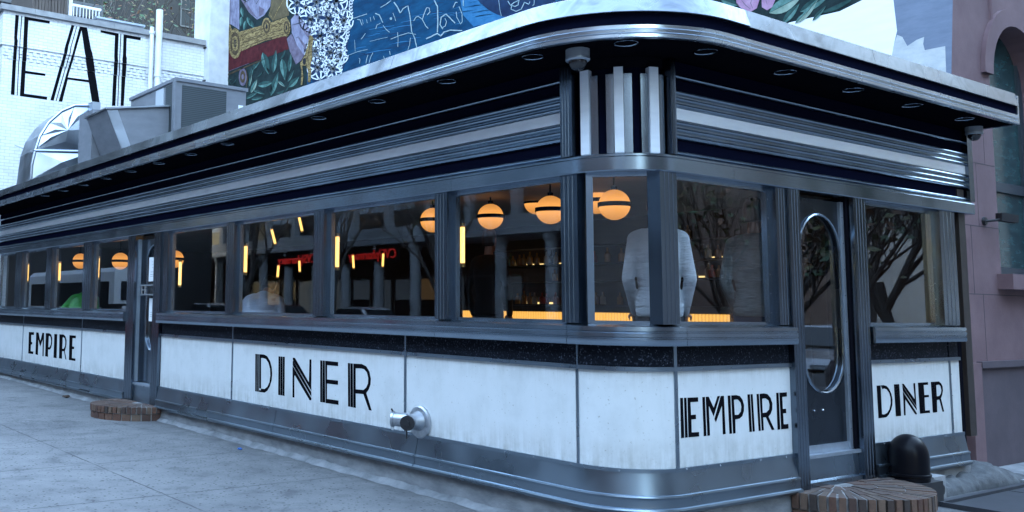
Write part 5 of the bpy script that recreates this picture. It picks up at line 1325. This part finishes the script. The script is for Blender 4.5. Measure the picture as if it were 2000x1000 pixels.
q0 = px(133, 20, 'y', 20.2); q1 = px(197, 20, 'y', 20.2)
b = MB(); b.box(q0.x, q0.x+.10, 20.15, 20.25, 8.1, 12); b.build('post', M_PVC, rl_)
for z in (9.75, 8.75):
    b = MB(); b.box(q0.x+.101, q1.x, 20.17, 20.22, z, z+.06); b.build('rail', M_PVC, rl_)
b = MB()
for k in range(9): x = q0.x+.15+(q1.x-q0.x-.2)*k/8; b.tube([(x,20.195,8.811),(x,20.195,9.749)], .012, 6)
b.build('baluster_row', M_PVC, rl_)
M_WFRD = mat('grey_window_frame', (.05,.055,.06), .6)
def building(x0, x1, y0, y1, h, m, label, faces, wins, m_fr=M_WFRD, zs=None, roofm=M_ASPH, name='building'):
    t = empty(name, ((x0+x1)/2,(y0+y1)/2,0), label, 'building')
    b = MB(); b.box(x0,x1,y0,y1,-.4,h); b.build('wall', m, t, smooth=0)
    b = MB(); b.box(x0-.2,x1+.2,y0-.2,y1+.2,h+.001,h+.5); b.build('cornice', m_fr, t, smooth=0)
    nw, ww, wh = wins; cnt = 0
    for f in faces:
        for z in (zs or [1.2+3.4*k for k in range(int(h/3.4))]):
            if z+wh > h: continue
            for k in range(nw):
                if cnt >= 48: break
                cnt += 1; b = MB(); g = MB()
                if f in ('x+','x-'):
                    c = y0+(y1-y0)*(k+.5)/nw; xf = x1 if f == 'x+' else x0; s = 1 if f == 'x+' else -1
                    for (a0,a1,c0,c1) in ((-ww/2-.08,-ww/2,-.08,wh+.08),(ww/2,ww/2+.08,-.08,wh+.08),(-ww/2,ww/2,-.08,0),(-ww/2,ww/2,wh,wh+.08),(-ww/2,ww/2,wh*.5-.03,wh*.5+.03)): b.box(xf+s*.001,xf+s*.10,c+a0,c+a1,z+c0,z+c1)
                    g.box(xf+s*.001,xf+s*.03,c-ww/2,c+ww/2,z,z+wh)
                else:
                    c = x0+(x1-x0)*(k+.5)/nw; yf = y1 if f == 'y+' else y0; s = 1 if f == 'y+' else -1
                    for (a0,a1,c0,c1) in ((-ww/2-.08,-ww/2,-.08,wh+.08),(ww/2,ww/2+.08,-.08,wh+.08),(-ww/2,ww/2,-.08,0),(-ww/2,ww/2,wh,wh+.08),(-ww/2,ww/2,wh*.5-.03,wh*.5+.03)): b.box(c+a0,c+a1,yf+s*.001,yf+s*.10,z+c0,z+c1)
                    g.box(c-ww/2,c+ww/2,yf+s*.001,yf+s*.03,z,z+wh)
                w_ = b.build('window', m_fr, t, smooth=0); g.build('pane', M_PANEDK, w_)
    return t
building(-20, 45, 46, 58, 60, mat('dark_brick_far', (.014,.015,.017), .85, c2=(.009,.009,.011), scale=.6), 'dark apartment building made oversized to block sun far behind the trees and brick wall', ['y-'], (11,1.5,2.0), zs=[14.5,18.2,21.9,25.6])  # height and width enlarged beyond view to shade the pavement from the sun
b_ = building(.2, 5.6, 27, 32, 11.6, M_BRICKR, 'low dark brick house between the brick wall and the trees', ['y-'], (3,1.0,1.6), zs=[8.9])

M_WFRD = mat('grey_window_frame', (.05,.055,.06), .6)
# ------------------------------------------------------------------ across the avenue and the side street (seen mirrored in the glass and steel)
M_STONEP = mat('pale_limestone', (.26,.28,.31), .8, c2=(.19,.205,.23), scale=1.5)
cbd = empty('colonnade_building', (-29,34,0), 'long pale stone building with ground floor colonnade across the avenue', 'building')
b = MB(); b.box(-40,-27,13,56,-.4,5.0); b.build('shop_wall', M_DARK, cbd, smooth=0)
b = MB(); b.box(-40,-24,13,56,5.0,5.85); b.build('beam', M_STONEP, cbd, smooth=0)
b = MB(); b.box(-40,-24.6,13.2,55.8,5.851,24); b.build('upper_wall', M_PANEDK, cbd, smooth=0)
for y in [14.5+3.0*k for k in range(14)]:
    b = MB(); b.lathe([(.36,-.3),(.36,.25),(.30,.30),(.27,4.6),(.36,4.75),(.36,4.999)], (-24.45,y,0), n=18); b.build('column', M_STONEP, cbd)
for k in range(15):
    y = 13.0+3.06*k; b = MB(); b.box(-24.599,-24.25,y,y+.45,5.851,24); b.build('mullion', M_STONEP, cbd, smooth=0)
for z in (9.6,13.4,17.2,21.0):
    b = MB(); b.box(-24.599,-24.35,13.2,55.8,z,z+.7); b.build('spandrel', M_STONEP, cbd, smooth=0)
M_SHOPW = emis('added_shop_glow', (.55,.75,1.0), .22*LAMP, (.03,.04,.05)); M_SHOPA = emis('added_warm_shop_glow', (1.0,.6,.25), .35*LAMP, (.05,.04,.03)); M_SKYPANEL = mat('painted_sky_reflection', (.30,.36,.43), .6)  # added glow for shop panes; pale blue panels stand in for reflected sky
rs = random.Random(21)
for k in range(21):
    y = 13.6+2.0*k; b = MB(); b.box(-26.999,-26.93,y,y+1.8,.5,.62); b.box(-26.999,-26.93,y,y+1.8,3.3,3.42); b.box(-26.999,-26.93,y,y+.1,.621,3.299); b.box(-26.999,-26.93,y+1.7,y+1.8,.621,3.299)
    w_ = b.build('shop_window', M_WFRD, cbd, smooth=0); b = MB(); z0_ = rs.choice([.62,.62,1.6,2.2]); b.box(-26.998,-26.97,y+.1,y+1.7,z0_,3.3); b.build('pane', rs.choice([M_SHOPW,M_PANEDK,M_PANEDK,M_SHOPA,M_SHOPW]), w_)  # some panes glow, added to liven the mirrored shopfronts
for k in range(14):
    y = 13.46+3.06*k
    for z in (5.86, 10.31):
        if rs.random() < .55: b = MB(); zb = z+rs.choice([0,.9,1.6]); b.box(-24.598,-24.56,y+.05,y+2.55,zb,z+(3.7 if z < 6 else 3.0)); b.build('window_panel', M_SKYPANEL, cbd, smooth=0)  # panels coloured pale blue like sky reflected in the upper windows
M_REDS = emis('lit_red_letters', (1.0,.03,.02), 1.2*LAMP, (.3,.02,.02))
def text_mesh(name, txt, size, m, parent, mtx):
    cu = bpy.data.curves.new('t', 'FONT'); cu.body = txt; cu.size = size; cu.extrude = .03; o = bpy.data.objects.new('t', cu); COL.objects.link(o); bpy.context.view_layer.update()
    me = bpy.data.meshes.new_from_object(o.evaluated_get(bpy.context.evaluated_depsgraph_get())); bpy.data.objects.remove(o); me.transform(mtx); me.materials.clear(); me.materials.append(m)
    q_ = bpy.data.objects.new(name, me); COL.objects.link(q_)
    if parent: attach(q_, parent)
    return q_
for y, lb in ((41.0,'red lit pharmacy sign farther along the colonnade'),(33.6,'red lit pharmacy sign nearer along the colonnade')):
    sg = empty('shop_sign', (-24.1,y,4.2), lb, 'sign')
    b = MB(); b.box(-24.25,-24.12,y-.1,y+5.2,4.15,4.95); b.build('board', M_DARK, sg)
    text_mesh('lettering', 'CVS/pharmacy', .70, M_REDS, sg, Matrix.Translation((-24.08,y,4.27)) @ Matrix(((0,0,1,0),(1,0,0,0),(0,1,0,0),(0,0,0,1))))
building(-40,-24,58,82,18,M_BRICKR,'red brick walk-up across the avenue beyond the colonnade',['x+'],(8,1.2,1.9))
building(-40,-24,84,128,24,M_PALE,'pale apartment block far up the avenue',['x+'],(10,1.4,2.0))
building(-46,-24,-14,10,20,M_BRICKR,'red brick corner block across the avenue beside the crossing',['x+'],(7,1.3,2.0))
building(-5,14,-38,-24,27,mat('brown_render', (.018,.016,.019), .85, c2=(.012,.011,.013), scale=1.5),'brown rendered townhouse across the side street',['y+'],(6,1.1,1.9))
building(14.4,34,-38,-24,25,mat('grey_render', (.085,.10,.115), .85, c2=(.06,.07,.08), scale=1.5),'pale grey townhouse across the side street',['y+'],(6,1.1,1.9),zs=[8.2,11.6,15,18.4])
building(34.4,49.5,-38,-24,28,mat('maroon_brick_wall', (.015,.010,.013), .85, c2=(.008,.006,.008), scale=3),'dark maroon townhouse across the side street',['y+'],(4,1.1,1.9),zs=[8.2,11.6,15,18.4])
building(49.6,64,-38,-24,30,mat('blue_grey_stucco', (.060,.078,.098), .85, c2=(.045,.058,.073), scale=1.5),'blue grey stucco townhouse across the side street',['y+'],(4,1.1,1.9),zs=[8.2,11.6,15,18.4])
building(64.6,130,-38,-24,42,mat('blue_grey_render', (.12,.13,.15), .85, c2=(.09,.10,.115), scale=1.5),'added blue grey block hiding low sky far down the side street',['y+'],(12,1.2,1.9))  # added out of view to block low sky light along the side street
building(131,150,-60,60,50,mat('dull_brick_far', (.08,.065,.065), .85, c2=(.05,.045,.05), scale=.6),'added dull brick block hiding the sky at the end of the side street',['x-'],(10,1.4,2.0))  # unseen block added to shut the warm horizon out of the reflections
building(-60,40,-160,-146,36,mat('slate_render_near', (.030,.034,.040), .85, c2=(.02,.023,.028), scale=.8),'added slate coloured block hiding warm sky at the near end of the avenue',['y+'],(12,1.6,2.2))  # added behind the camera to keep warm horizon light off the steel
building(-150,-136,-60,40,36,mat('slate_render_west', (.085,.10,.12), .85, c2=(.06,.07,.085), scale=.8),'added slate coloured block hiding warm sky at the opposite end of the side street',['x+'],(10,1.6,2.2))  # unseen, added to cut the horizon glow beyond the crossing
building(-70,-3,134,150,34,mat('slate_render_far', (.085,.10,.12), .85, c2=(.06,.07,.085), scale=.8),'added slate coloured block hiding warm sky at the far end of the avenue',['y-'],(12,1.6,2.2))  # added out of view; cuts the beige horizon tint on the long side
building(-46,-24,-60,-26,26,M_PALE,'pale tower block diagonally across the crossing',['x+'],(8,1.5,2.0))
building(30.3,60,BY+.3,17,14,M_BROWN,'next purple brownstone house down the side street',['y-'],(9,1.0,1.9))

# vehicles (mirrored in the glass)
M_CARB = mat('black_car_paint', (.008,.008,.010), .12, spec=.8); M_CARS = mat('silver_car_paint', (.35,.36,.38), .25, .6); M_TAIL = emis('tail_light', (1,.03,.02), 1.5*LAMP, (.4,.02,.02))
def car(loc, rz, label, paint):
    t = bpy.data.objects.new('parked_car', None); COL.objects.link(t); t.location = loc; t.rotation_euler = (0,0,rz); tag(t, label, 'car')
    pa_ = lambda o: setattr(o, 'parent', t)
    prof = [(-2.25,.35),(-2.3,.62),(-2.22,.92),(-1.95,1.02),(-1.75,1.08),(-1.25,1.55),(-.9,1.64),(.5,1.62),(1.15,1.10),(2.05,.92),(2.3,.70),(2.3,.35)]
    b = MB(); rows = []
    for s, f in ((-1,.93),(-.94,1),(.94,1),(1,.93)):
        rows.append([(.90*s*(1 if z < 1.05 else .86), y*f if abs(y) > 2 else y, .35+(z-.35)*(f if z > 1.5 else 1)) for y, z in prof])
    b.grid(rows, closed=True); b.face(rows[0]); b.face(rows[-1][::-1]); pa_(b.build('body', paint))
    for s in (-1, 1):
        b = MB(); b.prism([(s*.90,-1.6,1.10),(s*.90,.95,1.10),(s*.80,.45,1.55),(s*.80,-1.1,1.55)], (s*.012,0,0)); pa_(b.build('side_window', M_GLASSDK))
        for y in (-1.4, 1.4):
            b = MB(); b.lathe([(.20,-.1),(.33,-.1),(.345,-.07),(.345,.07),(.33,.1),(.20,.1)], (s*.82,y,.345), axis='x', n=22); w_ = b.build('wheel', M_RUBBER); pa_(w_)
            b = MB(); b.lathe([(.001,-.09),(.199,-.09),(.199,.09),(.001,.09)], (s*.82,y,.345), axis='x', n=16); r_ = b.build('rim', M_ALU); r_.parent = w_
        b = MB(); b.box(s*.55,s*.84,-2.325,-2.24,.70,.88); pa_(b.build('tail_light', M_TAIL)); b = MB(); b.box(s*.5,s*.82,2.16,2.30,.62,.80); pa_(b.build('headlight', M_ALU))
    b = MB(); b.prism([(-.72,-1.80,1.13),(.72,-1.80,1.13),(.66,-1.36,1.50),(-.66,-1.36,1.50)], (0,-.02,.015)); pa_(b.build('rear_window', M_GLASSDK)); b = MB(); b.prism([(-.74,1.12,1.16),(.74,1.12,1.16),(.68,.58,1.57),(-.68,.58,1.57)], (0,.02,.015)); pa_(b.build('windscreen', M_GLASSDK))
    return t
car((-7.7,20.5,gz(20)-.14), 0, 'black parked car at the avenue kerb nearest the diner', M_CARB)
car((-7.7,28.5,gz(28)-.14), 0, 'black parked car at the avenue kerb behind the nearest one', M_CARB)
car((-19.2,30,gz(30)-.14), 0, 'silver parked car at the far kerb before the colonnade', M_CARS)
car((-19.2,37,gz(37)-.14), 0, 'black parked car at the far kerb behind the silver one', M_CARB)
car((-19.2,44.5,gz(44)-.14), 0, 'second silver parked car far along the colonnade kerb', M_CARS)
car((17,-7.4,gz(-7)-.14), R(90), 'silver parked car on the side street', M_CARS)
car((24,-7.4,gz(-7)-.14), R(90), 'black parked car on the side street', M_CARB)
bus = empty('city_bus', (-10.6,40,gz(40)), 'pale grey city bus with red tail lights waiting on the avenue', 'bus')
z0 = gz(40)-.14
M_BUS = mat('bus_paint', (.50,.52,.55), .35)
b = MB(); b.prism([(-11.9,34,z0+.4),(-9.3,34,z0+.4),(-9.3,34,z0+2.9),(-9.5,34,z0+3.1),(-11.7,34,z0+3.1),(-11.9,34,z0+2.9)], (0,12,0)); b.build('body', M_BUS, bus)
b = MB(); b.box(-9.299,-9.27,34.6,45.5,z0+1.4,z0+2.5); b.build('side_windows', M_GLASSDK, bus)
b = MB(); b.box(-11.6,-9.6,33.97,33.999,z0+1.7,z0+2.5); b.build('rear_window', M_GLASSDK, bus)
for x in (-11.7,-9.7):
    b = MB(); b.box(x,x+.22,33.97,33.999,z0+.9,z0+1.3); b.build('tail_light', M_TAIL, bus)
b = MB(); b.box(-10.9,-10.3,33.97,33.999,z0+2.75,z0+2.9); b.build('tail_light', M_TAIL, bus)
for y in (36.5, 43):
    for x in (-11.75,-9.45):
        b = MB(); b.lathe([(.001,-.14),(.48,-.14),(.5,-.1),(.5,.1),(.48,.14),(.001,.14)], (x,y,z0+.5), axis='x', n=22); b.build('wheel', M_RUBBER, bus)
